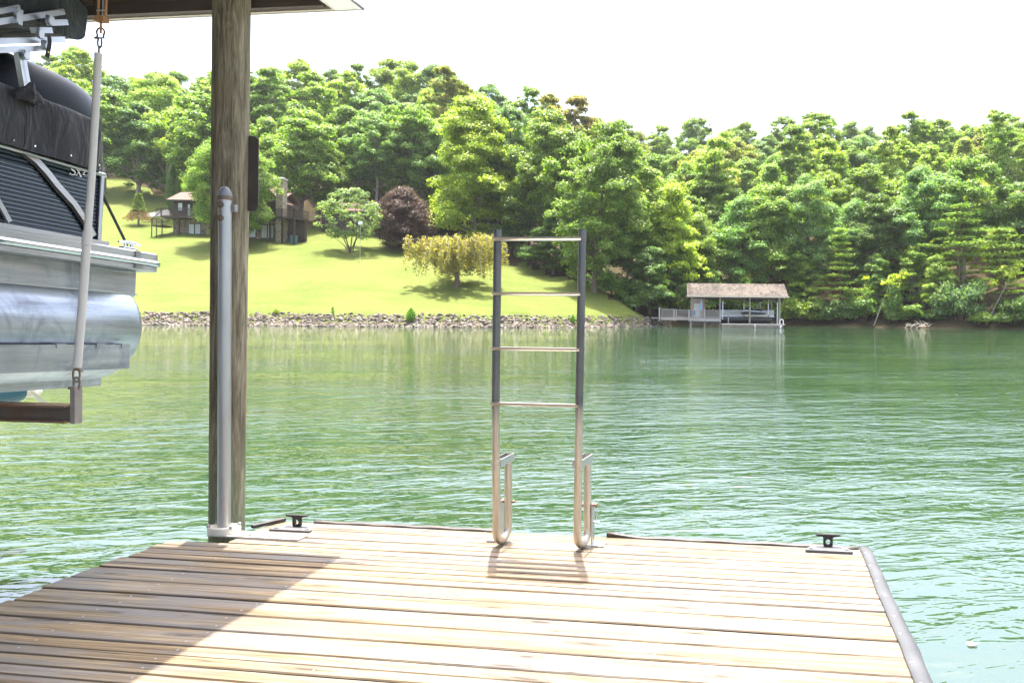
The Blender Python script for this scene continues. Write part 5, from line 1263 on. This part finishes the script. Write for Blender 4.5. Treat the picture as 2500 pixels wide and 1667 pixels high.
# moored pontoon boat inside the boathouse
fp = empty('pontoon_boat', (b0.x+GX(1540), BD+3.4, 0), 'white pontoon boat with folded dark sunshade under the far boathouse roof', 'boat')
def fx(zx): return GX(zx)-GX(1540)
lift_ = .75
m = MB(); m.box((fx(1100), -1.1, GZ(1500,606)), (fx(1985), 1.1, GZ(1500,520)), 0, .05); m.build('fence_panel', simple('pale_grey_panel', (.40,.42,.40), .4, 0, .1, 1.5), fp)
m = MB(); m.box((fx(1085), -1.2, GZ(1500,637)), (fx(1985), 1.2, GZ(1500,608))); m.build('deck', simple('white_deck_trim', (.6,.64,.66), .4), fp)
for y in (-.8, .8): m = MB(); m.tube([(fx(1090),y,GZ(1500,672)),(fx(1180),y,GZ(1500,672)),(fx(1960),y,GZ(1500,672))], [.1,.3,.3], 12); m.build('pontoon_tube', simple('dull_tube', (.10,.105,.11), .5, .4), fp)
m = MB(); m.box((fx(1250), -1.115, GZ(1500,572)), (fx(1700), -1.10, GZ(1500,565))); m.build('teal_stripe', simple('teal_stripe_paint', (.05,.22,.20), .4), fp)
m = MB(); 
for a, b in (((1580,450),(1665,512)),((1665,512),(1780,378)),((1712,380),(1755,420)),((1755,420),(1755,500))): m.tube([(fx(a[0]),-1.0,GZ(1500,a[1])),(fx(b[0]),-1.0,GZ(1500,b[1]))], .035, 8)
m.build('sunshade_frame', NAIL, fp); m = MB(); m.box((fx(1570), -1.1, GZ(1500,380)), (fx(1800), 1.1, GZ(1500,350)), 0, .05); m.build('folded_sunshade', CLOTH, fp)
m = MB(); m.tube([(fx(2045),0,.4),(fx(2045),0,1.5)], .14, 8); m.box((fx(2030),-.3,GZ(1500,600)),(fx(2068),.3,GZ(1500,545)),0,.05); m.build('outboard', simple('dark_outboard', (.03,.04,.06), .3), fp)
# jet ski on its own lift in front
jl = empty('watercraft_lift', (b0.x+GX(1640), BD+1.6, 0), 'pale lift beam hung on two white pipes under the boathouse roof', 'boat lift')
def jx(zx): return GX(zx)-GX(1640)
m = MB(); m.box((jx(1432), -.12, GZ(1640,628)), (jx(1890), .12, GZ(1640,596))); m.build('beam', simple('pale_beam', (.55,.53,.48), .6), jl)
for zx in (1466, 1871): 
    m = MB(); m.tube([(jx(zx),-.2,GZ(1640,600)),(jx(zx),-.2,GZ(1640,412))], .05, 9); m.tube([(jx(zx),-.2,GZ(1640,413)),(jx(zx),-.2,ez+.1)], .012, 6); m.build('hanger_pipe', WHITE, jl)
    m = MB(); m.tube([(jx(zx),-.2,GZ(1640,640)),(jx(zx)+.02,-.2,GZ(1640,598))], .05, 7); m.build('hook', RUST, jl)
js = empty('jet_ski', (b0.x+GX(1620), BD+1.3, GZ(1640,596)), 'black and silver jet ski resting on the boathouse lift', 'jet ski')
L = [(-1.62,.10,.10,.30),(-1.45,.30,.0,.46),(-1.0,.48,-.02,.58),(-.3,.55,-.02,.52),(.6,.56,-.02,.44),(1.3,.52,.0,.36),(1.58,.40,.02,.28)]
def hull(z0f, z1f, wf, name, mat):
    m = MB(); vs = []
    for x, w_, a, b in L:
        lo = a+(b-a)*z0f; hi = a+(b-a)*z1f
        for yy, zz in ((-w_*wf*.55, lo), (-w_*wf, lo+(hi-lo)*.45), (-w_*wf*.9, hi), (w_*wf*.9, hi), (w_*wf, lo+(hi-lo)*.45), (w_*wf*.55, lo)): vs.append((x, yy, zz))
    n = len(L); m.add(vs, [(i*6+j, i*6+(j+1) % 6, (i+1)*6+(j+1) % 6, (i+1)*6+j) for i in range(n-1) for j in range(6)]+[tuple(range(6)), tuple(range(n*6-6, n*6))], 0, True); return m.build(name, mat, js)
hull(0, .62, 1, 'hull', simple('navy_hull', (.015,.02,.035), .25)); hull(.63, 1.0, .96, 'upper_body', simple('silver_body', (.50,.53,.56), .3, .2))
m = MB(); vs = []; P = [(-1.35,.18,.46),(-.9,.30,.80),(-.55,.28,.86),(-.3,.18,.70),(.1,.20,.68),(.6,.22,.66),(1.0,.20,.58),(1.35,.15,.42)]
for x, w_, h in P: vs += [(x,-w_,.40),(x,-w_*.8,h),(x,w_*.8,h),(x,w_,.40)]
m.add(vs, [(i*4+j, i*4+(j+1) % 4, (i+1)*4+(j+1) % 4, (i+1)*4+j) for i in range(len(P)-1) for j in range(4)]+[(0,1,2,3),(28,29,30,31)], 0, True); m.build('seat', simple('black_seat', (.015,.017,.02), .5), js)
m = MB(); m.tube([(-.62,-.38,.98),(-.55,0,.90),(-.62,.38,.98)], .035, 8); m.build('handlebar', FRAME, js)
# closed rainbow umbrella and blue chair on the platform
ux = b0.x+GX(752); um = empty('closed_umbrella', (ux, BD+1.0, dz), 'closed umbrella in pastel blue and purple stripes on the boathouse platform', 'umbrella'); zu = GZ(752,333)-dz; zl = GZ(752,522)-dz
m = MB(); m.tube([(0,0,0),(0,0,zu+.05)], .025, 8); m.build('pole', NAIL, um)
PAST = [simple('pastel_'+n_, c_, .7, 0, .05) for n_, c_ in (('lavender',(.42,.40,.66)),('blue',(.22,.42,.68)),('cyan',(.30,.62,.66)),('purple',(.36,.20,.56)),('pink',(.62,.40,.56)))]
m = MB(); n = 20; prof = [(.03, zu), (.10, zu-.35), (.16, zu-.8), (.20, zl+.1), (.17, zl)]; vs = []
for i, (r_, z) in enumerate(prof):
    for j in range(n): a = 2*math.pi*j/n; rr = r_*(1+.18*math.cos(5*a)); vs.append((rr*math.cos(a), rr*math.sin(a), z))
for i in range(len(prof)-1):
    for j in range(n): m.add([vs[i*n+j], vs[i*n+(j+1) % n], vs[(i+1)*n+(j+1) % n], vs[(i+1)*n+j]], [(0,1,2,3)], (j//2) % 5, True)
m.build('canopy', PAST, um)
cx_ = b0.x+GX(628); chr_ = empty('deck_chair', (cx_, BD+.9, dz), 'blue chair behind the boathouse railing', 'chair'); CB = simple('blue_plastic', (.06,.13,.40), .5)
m = MB(); m.box((-.25,-.25,.40),(.25,.25,.45),0,.015); m.build('seat', CB, chr_); m = MB(); m.box((-.25,.22,.451),(.25,.27,.95),0,.015); m.build('backrest', CB, chr_)
for sx in (-.21,.21):
    for sy in (-.21,.21): m = MB(); m.box((sx-.025,sy-.025,0),(sx+.025,sy+.025,.399)); m.build('leg', CB, chr_)
# fallen branches at the right bank, floating leaf
g = at(2235, 799, itp(2235, SHORE)-.3); fb = empty('fallen_branches', (g.x, g.y, 0), 'bare grey fallen branches at the water below the wood', 'branch'); m = MB(); rg = random.Random(9)
for i in range(22):
    a = Vector((rg.uniform(-1.6,2.2), rg.uniform(-.4,1.2), rg.uniform(-.05,.5))); b = a+Vector((rg.uniform(-1.3,1.3), rg.uniform(-.5,.5), rg.uniform(.1,.8))); m.tube([a, a.lerp(b,.5)+Vector((0,0,.08)), b], [.05,.035,.012], 5)
m.build('branches', simple('driftwood', (.36,.32,.27), .9), fb)
p = onz(2365, 1575, 0); m = MB(); m.add([(.0,-.02,.004),(.035,-.012,.008),(.05,.005,.006),(.02,.022,.008),(-.01,.012,.005)], [(0,1,2,3,4)]); o = m.build('floating_leaf', simple('pale_leaf', (.55,.42,.28), .6), None, fix=False); o.location = (p.x, p.y, .004); tag(o, 'small pale leaf floating on the water right of the dock', 'leaf')

# ---------------------------------------------------------------- drop the prototypes (their copies share the meshes)
for p in P_OAK+P_POP+P_MAP+P_SPARSE+P_PINE+P_BUSH+PRIVATE:
    for ch in list(p.children): bpy.data.objects.remove(ch)
    bpy.data.objects.remove(p)
